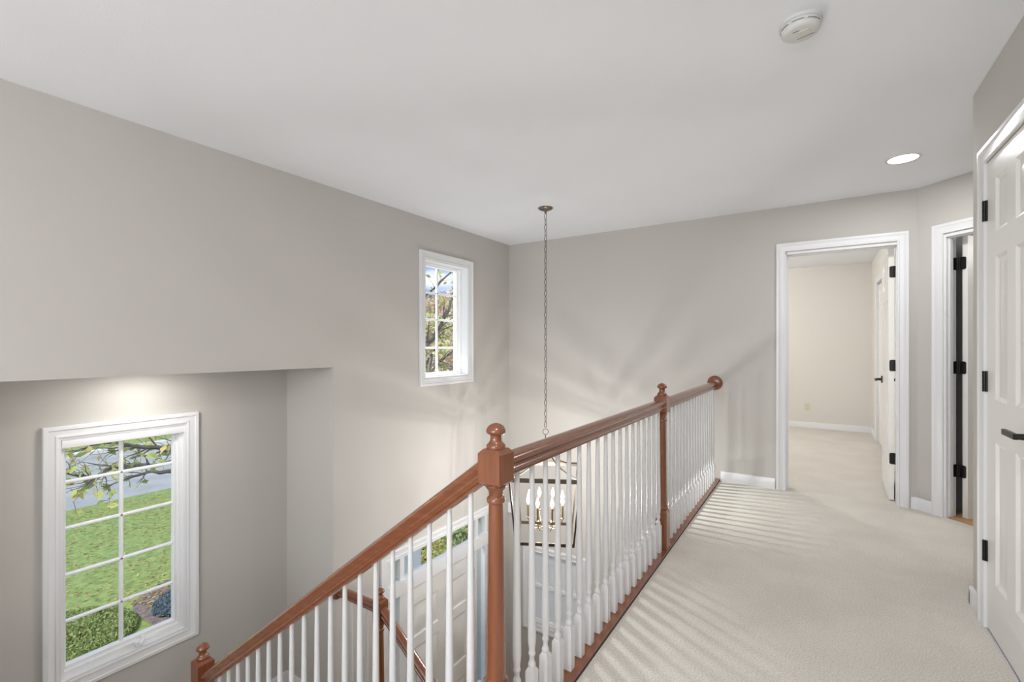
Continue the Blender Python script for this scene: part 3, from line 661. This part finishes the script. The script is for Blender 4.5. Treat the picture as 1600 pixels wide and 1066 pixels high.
# chain of alternating links
def link_mesh(turn):
    b = MB(); pts = []
    hw, hh = 0.0105, 0.0265
    for k in range(16):
        a = 2 * math.pi * k / 16; u = hw * math.cos(a); v = hh * math.sin(a)
        pts.append((u, 0, v) if not turn else (0, u, v))
    R = []
    for i, p in enumerate(pts):
        d = (Vector(pts[(i + 1) % 16]) - Vector(pts[i - 1])).normalized(); n = Vector((0, 1, 0)) if not turn else Vector((1, 0, 0)); m_ = d.cross(n)
        R.append([tuple(Vector(p) + 0.0027 * (math.cos(2 * math.pi * j / 5) * n + math.sin(2 * math.pi * j / 5) * m_)) for j in range(5)])
    R.append(R[0]); b.loops(R, cap=False); return b
z = ZC - 0.076; k = 0; src = {}
chain = empty('chain', (0, 0, 0)); chain.parent = ch; Pc(chain)
while z > 0.54:
    t_ = k % 2
    if t_ not in src:
        o = link_mesh(t_).obj('chain_link', M['bronze'], chain)
        src[t_] = o
    else:
        o = bpy.data.objects.new('chain_link', src[t_].data); C.objects.link(o); o.parent = chain
    o.location = (CX, CY, z); z -= 0.0475; k += 1
zring = 0.497
# hanging ring, centre rod
b = MB(); pts = [(CX + 0.024 * math.cos(TH) * math.cos(2 * math.pi * j / 24), CY + 0.024 * math.sin(TH) * math.cos(2 * math.pi * j / 24), zring + 0.024 * math.sin(2 * math.pi * j / 24)) for j in range(25)]
b.tube(pts, 0.003, 6); Pc(b.obj('ring', M['bronze'], ch))
Pc(MB().lathe([(0.475, 0.004), (0.43, 0.006), (0.40, 0.012), (0.385, 0.012), (0.37, 0.005), (-0.29, 0.005), (-0.30, 0.014), (-0.335, 0.018), (-0.36, 0.008), (-0.385, 0.003)], (CX, CY, 0), 12).obj('stem', M['bronze'], ch))
rot = TH + math.radians(-6)
def cg(u, v, z): return (CX + u * math.cos(rot) - v * math.sin(rot), CY + u * math.sin(rot) + v * math.cos(rot), z)
T, Bt, ZT, ZB_ = 0.288, 0.235, 0.150, -0.385
def bar(A, B, w, h, m, name):
    A, B = Vector(A), Vector(B); d = (B - A).normalized()
    upv = Vector((0, 0, 1)) if abs(d.z) < 0.9 else Vector((math.cos(rot), math.sin(rot), 0))
    s = d.cross(upv).normalized(); q = s.cross(d).normalized()
    b = MB().loops([[tuple(P_ + s * a * w / 2 + q * c * h / 2) for a, c in ((1, 1), (-1, 1), (-1, -1), (1, -1))] for P_ in (A, B)])
    return Pc(b.obj(name, m, ch, False))
cor = [(1, 1), (-1, 1), (-1, -1), (1, -1)]
for i in range(4):
    a, c = cor[i], cor[(i + 1) % 4]
    bar(cg(a[0] * T, a[1] * T, ZT), cg(c[0] * T, c[1] * T, ZT), 0.012, 0.034, M['bronze'], 'cage_top_bar')
    bar(cg(a[0] * Bt, a[1] * Bt, ZB_), cg(c[0] * Bt, c[1] * Bt, ZB_), 0.012, 0.026, M['bronze'], 'cage_bottom_bar')
    bar(cg(a[0] * T, a[1] * T, ZT + 0.02), cg(a[0] * Bt, a[1] * Bt, ZB_ - 0.014), 0.014, 0.014, M['bronze'], 'cage_upright')
    # swept crown arm
    pts = []
    for s_ in range(9):
        f = s_ / 8; rr = T * (f ** 1.6) + 0.012 * (1 - f); zz = ZT + 0.012 + (0.395 - ZT) * (1 - f) ** 1.7
        pts.append(cg(a[0] * rr, a[1] * rr, zz))
    Pc(MB().tube(pts, 0.0058, 8).obj('crown_arm', M['bronze'], ch))
for k in range(8):
    a = 2 * math.pi * (k + 0.5) / 8 + rot; ca, sa = math.cos(a), math.sin(a)
    q = lambda r_, z_: (CX + r_ * ca, CY + r_ * sa, z_)
    arm = Pc(MB().tube([q(0.012, -0.315), q(0.06, -0.335), q(0.11, -0.325), q(0.145, -0.285), q(0.158, -0.235)], [0.004] * 5, 8).obj('candle_arm', M['brass'], ch))
    c = MB().lathe([(-0.238, 0.006), (-0.232, 0.013), (-0.226, 0.013), (-0.222, 0.009), (-0.115, 0.009), (-0.112, 0.004)], q(0.158, 0), 12).obj('candle_sleeve', M['brass'], arm)
    c = MB().lathe([(-0.112, 0.006), (-0.103, 0.011), (-0.088, 0.0155), (-0.072, 0.0145), (-0.052, 0.009), (-0.036, 0.004), (-0.025, 0.001)], q(0.158, 0), 12).obj('bulb', M['bulb'], arm)
    for o in arm.children: o.matrix_parent_inverse = Matrix()
    lamp('candle_light', 'POINT', q(0.158, -0.075), 8.8, (1, 0.985, 0.975), shadow_soft_size=0.012)

# ------------------------------------------------------------------ ceiling things
first = None
for i, (x, y, p) in enumerate(CEIL_LAMPS):
    lab = ['lit round recessed ceiling light above the far end of the hall', 'added unseen recessed fill light over the middle of the hall', 'added unseen recessed fill light over the rear of the hall'][i]
    e = empty('recessed_light', (x, y, ZC), 0, label=lab, category='light', group='recessed lights in the hall ceiling')
    if first is None:
        t1 = MB().lathe([(0, 0.094), (-0.003, 0.092), (-0.005, 0.084), (-0.003, 0.078), (0.0, 0.077)], (0, 0, 0), 32, cap=False).obj('trim_ring', M['plastic'], e)
        t2 = MB().lathe([(-0.0005, 0.078), (-0.0012, 0.076), (-0.0016, 0.001)], (0, 0, 0), 32).obj('lens', M['lens'], e)
        first = (t1, t2)
    else:
        for t_ in first:
            c = t_.copy(); C.objects.link(c); c.parent = e
    lamp('hall_downlight', 'AREA', (x, y, ZC - 0.006), p, (0.98, 0.99, 1.0), shape='DISK', size=0.15)
e = empty('recessed_light', (-3.36, 1.21, 1.08), 0, label='lit round recessed light in the alcove ceiling above the window', category='light')
for t_ in first:
    c = t_.copy(); C.objects.link(c); c.parent = e
lamp('alcove_downlight', 'AREA', (-3.36, 1.21, 1.074), 1.7, (1, 0.98, 0.95), shape='DISK', size=0.12)

sd = empty('smoke_detector', (-0.05, 2.045, ZC), 0, label='round white plastic smoke detector on the hall ceiling', category='smoke detector')
MB().lathe([(0, 0.069), (-0.006, 0.070), (-0.012, 0.069), (-0.013, 0.064), (-0.015, 0.0635)], (0, 0, 0), 36).obj('base', M['plastic'], sd)
MB().lathe([(-0.0135, 0.062), (-0.018, 0.0645), (-0.026, 0.064), (-0.0265, 0.0625), (-0.0275, 0.0625), (-0.028, 0.0640), (-0.036, 0.062), (-0.042, 0.056), (-0.044, 0.048), (-0.0445, 0.001)], (0, 0, 0), 36).obj('cover', M['plastic'], sd)
for a0, a1 in ((0.15, 0.75), (0.95, 1.5), (1.75, 2.4), (2.7, 3.3), (3.5, 4.1), (4.3, 4.9), (5.1, 5.9)):
    R = [[(r_ * math.cos(a), r_ * math.sin(a), z) for r_, z in ((0.060, -0.0225), (0.0650, -0.0225), (0.0650, -0.0242), (0.060, -0.0242))] for a in [a0 + (a1 - a0) * k / 8 for k in range(9)]]
    MB().loops(R).obj('vent_slot', M['slot'], sd)
def plate(name, c, l, w, h, ang_, m):
    b = MB().box(-l / 2, l / 2, -w / 2, w / 2, -0.0446 - h, -0.043); o = b.obj(name, m, sd, False)
    o.location = (c[0], c[1], 0); o.rotation_euler = (0, 0, ang_); return o
plate('test_button', (0.012, -0.012), 0.034, 0.024, 0.0022, -0.25, M['agedplastic'])
plate('cover_groove', (0.016, 0.020), 0.055, 0.0012, 0.0006, -0.25, M['slot'])
plate('cover_groove', (-0.014, -0.026), 0.022, 0.0014, 0.0006, -0.25, M['slot'])
plate('cover_groove', (0.045, 0.006), 0.0012, 0.034, 0.0004, -0.25, M['plastic'])

# bedroom and bathroom ceiling lamps added as fill (outside the frame), outlet
cl = empty('added_dome_lamp', (-1.6, 6.7, ZC), 0, label='added unseen round frosted dome lamp on the bedroom ceiling', category='light')
MB().lathe([(0, 0.17), (-0.02, 0.17), (-0.02, 0.16)], (0, 0, 0), 28).obj('base', M['nickel'], cl)
MB().lathe([(-0.02, 0.158), (-0.05, 0.14), (-0.08, 0.09), (-0.095, 0.02), (-0.096, 0.001)], (0, 0, 0), 28).obj('glass_dome', M['bulb'], cl)
lamp('added_bedroom_lamp', 'POINT', (-1.6, 6.7, ZC - 0.3), 33, (1, 0.99, 0.975), shadow_soft_size=0.15)
bl = empty('added_dome_lamp', ang(1.1, 1.2, ZC), 0, label='added unseen round frosted dome lamp on the bathroom ceiling', category='light')
for o in list(cl.children):
    c = o.copy(); C.objects.link(c); c.parent = bl
lamp('added_bathroom_lamp', 'POINT', ang(1.1, 1.2, ZC - 0.3), 9, (1, 0.98, 0.95), shadow_soft_size=0.15)  # added to lighten the dark gap beside the angled door
ot = empty('wall_outlet', (-0.119, 8.43, 0.317), 0, label='white electrical outlet plate low on the bedroom far wall', category='outlet')
MB().box(-0.036, 0.036, -0.006, 0.0, -0.058, 0.058).obj('cover_plate', M['agedplastic'], ot, False)
for z in (-0.024, 0.024): MB().lathe([(-0.0085, 0.016), (-0.005, 0.017)], (0, 0, z), 16, 'y').obj('socket', M['agedplastic'], ot)
for z in (-0.024, 0.024):
    for x in (-0.006, 0.006): box('socket_slot', (x - 0.0012, x + 0.0012, -0.0088, -0.0084, z - 0.004, z + 0.005), M['slot'], ot)
# door chime by the far corner of the foyer
dc = empty('door_chime', (-3.035, YB, -0.66), 0, label='white door chime box high on the foyer wall by the corner', category='door chime')
MB().box(-0.03, 0.03, -0.045, 0, -0.065, 0.065).obj('chime_cover', M['plastic'], dc, False)
MB().box(-0.022, 0.022, -0.047, -0.045, -0.055, 0.055).obj('face_plate', M['vinyl'], dc, False)

# ------------------------------------------------------------------ outdoors
GZ = -3.3
def grass_mat():
    m = bpy.data.materials.new('lawn grass with fallen leaves'); m.use_nodes = True; t = m.node_tree; b = t.nodes['Principled BSDF']
    g = N(t, 'ShaderNodeNewGeometry')
    n1 = N(t, 'ShaderNodeTexNoise'); n1.inputs['Scale'].default_value = 9; n1.inputs['Detail'].default_value = 8; n1.inputs['Roughness'].default_value = 0.7
    r1_ = N(t, 'ShaderNodeValToRGB'); e = r1_.color_ramp.elements; e[0].position = 0.36; e[1].position = 0.64
    e[0].color = (0.15, 0.205, 0.065, 1); e[1].color = (0.31, 0.365, 0.14, 1)
    n2 = N(t, 'ShaderNodeTexNoise'); n2.inputs['Scale'].default_value = 0.35; n2.inputs['Detail'].default_value = 3
    r2_ = N(t, 'ShaderNodeValToRGB'); r2_.color_ramp.elements[0].color = (1.0, 0.92, 0.6, 1); r2_.color_ramp.elements[1].color = (0.85, 1.0, 0.95, 1)
    mm = N(t, 'ShaderNodeMix', data_type='RGBA', blend_type='MULTIPLY'); mm.inputs[0].default_value = 1
    for a_, b_ in ((g.outputs['Position'], n1.inputs['Vector']), (g.outputs['Position'], n2.inputs['Vector']), (n1.outputs[0], r1_.inputs[0]), (n2.outputs[0], r2_.inputs[0]), (r1_.outputs[0], mm.inputs[6]), (r2_.outputs[0], mm.inputs[7]), (mm.outputs[2], b.inputs['Base Color'])): t.links.new(a_, b_)
    b.inputs['Roughness'].default_value = 0.95
    return m
M['lawn'] = grass_mat()
M['asphalt'] = mat('wet asphalt', (0.40, 0.40, 0.39), 0.45, var=0.22, vscale=1.2, bump=0.2, bscale=60)
M['curb'] = mat('pale curb', (0.62, 0.62, 0.60), 0.8)
M['mulch'] = mat('leaf strewn mulch', (0.26, 0.19, 0.15), 0.95, var=0.6, vscale=22, col2=(0.10, 0.09, 0.10))
box('ground_lawn', (-17.35, -3.87, -30, 40, GZ - 0.2, GZ), M['lawn'], **ST)
box('ground_street', (-25.6, -17.35, -40, 60, GZ - 0.2, GZ - 0.04), M['asphalt'], **ST)
box('ground_curb', (-26.0, -25.6, -40, 60, GZ - 0.2, GZ + 0.10), M['curb'], **ST)
box('ground_lawn_far', (-70, -26.0, -60, 90, GZ - 0.2, GZ + 0.05), M['lawn'], **ST)
box('ground_porch', (-5.0, XL - 0.2, 2.41, 6.9, GZ, ZF - 0.04), M['concrete'], **ST)
# street joints
for k, x in enumerate((-20.2,)): box('street_joint', (x - 0.03, x + 0.03, -40, 60, GZ - 0.045, GZ - 0.036), M['bark'], **ST)

def leafmat(name, cols, rough=0.7):
    m = bpy.data.materials.new(name); m.use_nodes = True; t = m.node_tree; t.nodes.clear()
    o = N(t, 'ShaderNodeOutputMaterial'); g = N(t, 'ShaderNodeNewGeometry')
    r = N(t, 'ShaderNodeValToRGB'); r.color_ramp.interpolation = 'CONSTANT'; e = r.color_ramp.elements
    e[0].color = (*cols[0], 1); e[1].position = 1 / len(cols); e[1].color = (*cols[1], 1)
    for i, c in enumerate(cols[2:]): k = e.new((i + 2) / len(cols)); k.color = (*c, 1)
    t.links.new(g.outputs['Random Per Island'], r.inputs[0])
    d = N(t, 'ShaderNodeBsdfDiffuse'); l = N(t, 'ShaderNodeBsdfTranslucent'); x = N(t, 'ShaderNodeMixShader'); x.inputs[0].default_value = 0.4
    t.links.new(r.outputs[0], d.inputs[0]); t.links.new(r.outputs[0], l.inputs[0]); t.links.new(d.outputs[0], x.inputs[1]); t.links.new(l.outputs[0], x.inputs[2]); t.links.new(x.outputs[0], o.inputs[0])
    return m
M['leaf_yg'] = leafmat('yellow green leaves', [(0.50, 0.55, 0.16), (0.62, 0.60, 0.24), (0.42, 0.50, 0.16), (0.66, 0.54, 0.22)])
M['leaf_pink'] = leafmat('autumn pink leaves', [(0.72, 0.42, 0.42), (0.84, 0.60, 0.56), (0.80, 0.70, 0.46), (0.58, 0.52, 0.30), (0.88, 0.80, 0.64)])
M['leaf_gold'] = leafmat('autumn gold leaves', [(0.80, 0.74, 0.44), (0.88, 0.82, 0.62), (0.60, 0.64, 0.32), (0.76, 0.56, 0.44)])
M['leaf_green'] = leafmat('mid green leaves', [(0.34, 0.46, 0.18), (0.48, 0.58, 0.26), (0.66, 0.66, 0.34), (0.24, 0.36, 0.14)])
M['leaf_dark'] = leafmat('blue green needles', [(0.10, 0.20, 0.15), (0.14, 0.26, 0.20), (0.20, 0.30, 0.22)])
M['leaf_shrub'] = leafmat('shrub leaves', [(0.26, 0.36, 0.12), (0.36, 0.42, 0.16), (0.46, 0.48, 0.22), (0.20, 0.27, 0.10)])
M['leaf_blue'] = leafmat('blue grey needles', [(0.16, 0.22, 0.27), (0.24, 0.31, 0.37), (0.12, 0.16, 0.20)])
M['leaf_fall'] = leafmat('fallen leaves', [(0.55, 0.42, 0.14), (0.48, 0.27, 0.12), (0.62, 0.55, 0.30), (0.40, 0.22, 0.14)])

def leaves(name, pts, size, m, parent, rnd, flat=False, **props):
    vs, fs = [], []
    for p in pts:
        s = size * rnd.uniform(0.6, 1.3)
        if flat: a = Vector((rnd.uniform(-1, 1), rnd.uniform(-1, 1), rnd.uniform(-.15, .15))).normalized(); b = a.cross(Vector((rnd.uniform(-.2, .2), rnd.uniform(-.2, .2), 1))).normalized()
        else:
            a = Vector((rnd.gauss(0, 1), rnd.gauss(0, 1), rnd.gauss(0, 1))).normalized(); b = a.cross(Vector((rnd.gauss(0, 1), rnd.gauss(0, 1), rnd.gauss(0, 1)))).normalized()
        p = Vector(p); k = len(vs)
        vs += [tuple(p - a * s), tuple(p + b * s * 0.55), tuple(p + a * s), tuple(p - b * s * 0.55)]; fs.append((k, k + 1, k + 2, k + 3))
    return raw(name, vs, fs, m, parent, kind='stuff', **props)
def blob(c, r, n, rnd, squash=1.0):
    P_ = []
    for _ in range(n):
        d = Vector((rnd.gauss(0, 1), rnd.gauss(0, 1), rnd.gauss(0, 1))).normalized(); q = r * rnd.random() ** 0.45
        P_.append((c[0] + d.x * q, c[1] + d.y * q, c[2] + d.z * q * squash))
    return P_
def branch_path(A, B, n, wob, rnd):
    A, B = Vector(A), Vector(B); P_ = []
    for i in range(n + 1):
        f = i / n; p = A.lerp(B, f)
        if 0 < i < n: p += Vector((rnd.uniform(-1, 1), rnd.uniform(-1, 1), rnd.uniform(-1, 1))) * wob
        P_.append(p)
    return P_

# near tree: trunk between the two windows, limbs reaching past both
rn = random.Random(11)
tr = empty('front_yard_tree', (-9.2, 6.2, GZ), 0, label='bare limbed front yard tree with sparse yellow green leaves close outside the windows', category='tree')
PT = lambda o: child_of(tr, o)
T0 = (-9.2, 6.2, GZ)
PT(MB().tube([T0, (-9.2, 6.2, -2.4), (-9.15, 6.25, -1.4), (-9.2, 6.3, -0.4), (-9.3, 6.4, 1.2)], [0.26, 0.20, 0.18, 0.16, 0.12], 12).obj('trunk', M['bark'], tr))
leafpts = []
def limb(pts, r0, r1_, twigs, tw_len, leafn, n_sub=5, down=0.0):
    pts = [Vector(p) for p in pts]; dense = []
    for i in range(len(pts) - 1): dense += branch_path(pts[i], pts[i + 1], n_sub, 0.02, rn)[:-1]
    dense.append(pts[-1]); rr = [r0 + (r1_ - r0) * i / (len(dense) - 1) for i in range(len(dense))]
    b = MB().tube(dense, rr, 8)
    for _ in range(twigs):
        i = rn.randrange(1, len(dense)); A_ = dense[i]; d = (dense[i] - dense[i - 1]).normalized()
        d2 = (d + Vector((rn.uniform(-.8, .8), rn.uniform(-.8, .8), rn.uniform(-.7, .8) - down))).normalized() * tw_len * rn.uniform(0.4, 1.1)
        q = branch_path(A_, A_ + d2, 4, 0.03 * tw_len, rn); r_ = rr[i] * 0.45
        b.tube(q, [max(r_ * (1 - 0.2 * j), 0.003) for j in range(5)], 5)
        for _ in range(2):
            j = rn.randrange(1, 5); d3 = (d2.normalized() + Vector((rn.uniform(-1, 1), rn.uniform(-1, 1), rn.uniform(-1, 1)))).normalized() * tw_len * 0.45
            q2 = branch_path(q[j], q[j] + d3, 3, 0.02, rn); b.tube(q2, [0.005, 0.004, 0.003, 0.002], 4)
            for _ in range(leafn):
                f = rn.random(); leafpts.append(q2[0].lerp(q2[-1], f) + Vector((rn.uniform(-.04, .04), rn.uniform(-.04, .04), rn.uniform(-.08, .0))))
    PT(b.obj('branch', M['bark'], tr))
# towards the alcove window (seen just under the shade)
limb([(-9.2, 6.2, -0.2), (-9.0, 4.6, -0.2), (-9.0, 3.55, -0.50), (-8.95, 2.9, -0.30), (-9.0, 2.2, -0.05)], 0.07, 0.012, 44, 0.8, 2)
limb([(-9.15, 6.2, -0.9), (-9.0, 4.6, -0.85), (-9.0, 3.6, -0.86), (-9.0, 3.15, -0.78), (-9.0, 2.8, -0.86)], 0.055, 0.014, 10, 0.4, 1)
limb([(-9.15, 6.2, -0.6), (-9.0, 4.4, -0.62), (-9.0, 3.3, -0.70), (-9.0, 2.72, -0.60), (-9.0, 2.5, -0.74), (-9.0, 2.1, -0.55)], 0.05, 0.014, 26, 0.5, 2)
# towards the upper window
limb([(-9.25, 6.3, -0.6), (-9.1, 7.8, -0.1), (-9.0, 9.3, 0.95), (-9.0, 10.1, 1.75), (-9.0, 11.0, 3.1)], 0.10, 0.035, 22, 1.2, 4)
limb([(-9.25, 6.3, -1.0), (-9.1, 8.2, -0.6), (-9.0, 9.4, 0.30), (-9.0, 10.4, 0.95), (-9.0, 11.6, 1.5)], 0.06, 0.02, 16, 1.0, 3)
limb([(-9.25, 6.3, 0.8), (-9.1, 8.0, 1.9), (-9.0, 9.4, 2.5), (-9.0, 10.6, 3.4)], 0.06, 0.02, 12, 1.0, 3)
limb([(-9.3, 6.4, 1.2), (-9.4, 6.6, 3.0), (-9.2, 6.9, 4.6)], 0.12, 0.03, 16, 1.3, 3)
PT(leaves('foliage', leafpts, 0.075, M['leaf_yg'], tr, rn))

def bgtree(name, x, y, h, r, leafm, label, seed, n=5200, conifer=False, size=0.17, cat='tree', grp=None):
    rd = random.Random(seed)
    e = empty(name, (x, y, GZ), 0, label=label, category=cat)
    if grp: e['group'] = grp
    MB().tube([(0, 0, 0), (0.05, 0.05, h * 0.4), (0, 0, h * (0.95 if conifer else 0.7))], [0.03 * h, 0.022 * h, 0.006 * h], 8).obj('trunk', M['bark'], e)
    P_ = []
    if conifer:
        for _ in range(n):
            f = rd.random() ** 0.7; z = h * (0.08 + 0.92 * (1 - f)); rr = r * f * rd.random() ** 0.4 * (0.8 + 0.2 * math.sin(z * 9)); a = rd.uniform(0, 6.283)
            P_.append((rr * math.cos(a), rr * math.sin(a), z))
    else:
        nb = 14
        for _ in range(nb):
            c = (rd.uniform(-r, r) * 0.65, rd.uniform(-r, r) * 0.65, h * rd.uniform(0.42, 0.9)); P_ += blob(c, r * rd.uniform(0.3, 0.48), n // nb, rd, 0.8)
        b = MB()
        for _ in range(9):
            c = P_[rd.randrange(len(P_))]; b.tube(branch_path((0, 0, h * rd.uniform(0.25, 0.5)), c, 5, 0.12, rd), [0.09, 0.07, 0.055, 0.04, 0.03, 0.015], 6)
        b.obj('branches', M['bark'], e)
    leaves('foliage', P_, size, leafm, e, rd)
    return e
# trees over the road, in the view of the upper window (bearing about 45-52 degrees off the wall)
bgtree('autumn_tree', -24.0, 26.5, 9.0, 3.4, M['leaf_pink'], 'pink leaved autumn tree across the street, beside the dark conifer', 21, 9000, size=0.14)
bgtree('autumn_tree', -31.0, 21.5, 7.5, 3.8, M['leaf_gold'], 'golden leaved tree far beyond the street', 22, 7000, size=0.17)
bgtree('autumn_tree', -14.2, 14.3, 6.3, 1.7, M['leaf_gold'], 'slender pale golden tree standing near the street', 23, 7500, size=0.075)
bgtree('autumn_tree', -14.4, 18.4, 6.6, 1.9, M['leaf_pink'], 'reddish pink tree on the near side of the street', 24, 7500, size=0.075)
bgtree('conifer_tree', -27.5, 33.6, 12.0, 3.2, M['leaf_dark'], 'tall blue green conifer rising behind the pink trees', 25, 12000, True, size=0.2)
bgtree('green_tree', -34.0, 32.0, 8.5, 3.4, M['leaf_green'], 'broad green tree beyond the pink and golden trees', 26, 6000, size=0.2)
bgtree('green_tree', -35.0, 42.0, 9.0, 4.0, M['leaf_green'], 'broad green tree farthest beyond the conifer', 27, 6000, size=0.2)
bgtree('green_tree', -38.0, 12.0, 9.0, 4.5, M['leaf_green'], 'green tree behind the far lawn, straight across the road', 28, 6000, size=0.22)
bgtree('green_tree', -11.4, 12.4, 3.6, 1.5, M['leaf_green'], 'low green tree in front of the slender golden one', 29, 7000, size=0.06)

def shrub(name, c, rx, ry, h, m, label, seed, n, size, cat='shrub', grp=None):
    rd = random.Random(seed); e = empty(name, (c[0], c[1], GZ), 0, label=label, category=cat)
    if grp: e['group'] = grp
    P_ = []
    for _ in range(n):
        a = rd.uniform(0, 6.283); f = math.sqrt(rd.random()); u, v = f * math.cos(a), f * math.sin(a)
        top = h * math.sqrt(max(0.0, 1 - f * f * 0.92)) * (0.82 + 0.18 * math.sin(9 * u * rx + seed) * math.cos(8 * v * ry))
        P_.append((u * rx, v * ry, top * (1 - 0.55 * rd.random() ** 2)))
    b = MB()
    for _ in range(10):
        q = P_[rd.randrange(len(P_))]; b.tube([(q[0] * 0.2, q[1] * 0.2, 0), (q[0] * 0.6, q[1] * 0.6, q[2] * 0.6), q], [0.02, 0.014, 0.006], 5)
    b.obj('stems', M['bark'], e)
    leaves('foliage', P_, size, m, e, rd)
    return e
shrub('leafy_shrub', (-9.65, 2.45), 0.85, 0.72, 0.30, M['leaf_shrub'], 'low spreading green shrub on the lawn below the alcove window', 31, 15000, 0.034)
shrub('blue_shrub', (-9.30, 3.64), 0.30, 0.30, 0.40, M['leaf_blue'], 'rounded blue grey shrub in the leafy mulch bed', 32, 8000, 0.03)
for i, (x, y, h) in enumerate(((-6.0, 5.75, 0.8), (-6.2, 6.80, 0.95), (-6.5, 7.9, 0.95), (-6.8, 9.0, 1.0), (-7.0, 10.1, 1.0))):
    shrub('entry_shrub', (x, y), 0.7, 0.5, h, M['leaf_yg'] if i % 2 else M['leaf_green'], ['green shrub outside the entry door, nearest the porch steps', 'yellow green shrub second in the row outside the entry door', 'green shrub midway in the row beyond the porch', 'yellow green shrub near the far end of the porch row', 'green shrub at the far end of the row beyond the porch'][i], 40 + i, 5000, 0.045, grp='shrubs outside the entry door')
# mulch and fallen leaves
b = MB(); ringp = [(-9.45 + 1.05 * math.cos(a) * (1 + 0.12 * math.sin(3 * a)), 3.85 + 0.70 * math.sin(a) * (1 + 0.1 * math.cos(2 * a)), GZ + 0.012) for a in [k * 2 * math.pi / 28 for k in range(28)]]
b.add(ringp, [tuple(range(28))]); b.add([(p[0], p[1], GZ - 0.01) for p in ringp], [tuple(range(28))])
b.obj('ground_mulch', M['mulch'], None, False, **ST)
rd = random.Random(5)
pts = [(rd.uniform(-17, -4.5), rd.uniform(-3, 14), GZ + 0.012) for _ in range(9000)]
PL = [(-9.65, 2.45, 0.95), (-9.3, 3.64, 0.4), (-9.2, 6.2, 0.45), (-11.4, 12.4, 0.3), (-9.45, 3.85, 1.2), (-14.2, 14.3, 0.4)] + [(-6.4, y_, 1.0) for y_ in (5.7, 6.8, 7.9, 9.0, 10.1)]
pts = [p_ for p_ in pts if all((p_[0] - a_) ** 2 + (p_[1] - b_) ** 2 > c_ * c_ for a_, b_, c_ in PL)]
more = [(-9.45 + rd.gauss(0, 0.5), 3.85 + rd.gauss(0, 0.4), GZ + 0.03) for _ in range(1500)]
pts += [p_ for p_ in more if all((p_[0] - a_) ** 2 + (p_[1] - b_) ** 2 > c_ * c_ for a_, b_, c_ in PL[:2])]
leaves('fallen_leaves', pts, 0.035, M['leaf_fall'], None, rd, True, label='fallen yellow and brown leaves scattered over the lawn and mulch bed', category='leaves')
# porch columns
for i, (x, y) in enumerate(((-4.6, 4.60), (-4.6, 6.72))):
    e = empty('porch_column', (x, y, ZF - 0.04), 0, label=('white square porch column nearer the entry door', 'white square porch column at the end of the porch')[i], category='column', group='porch columns')
    MB().box(-0.09, 0.09, -0.09, 0.09, 0.12, 2.9).obj('shaft', M['trim'], e, False)
    MB().box(-0.12, 0.12, -0.12, 0.12, 0.0, 0.12).obj('plinth', M['trim'], e, False)
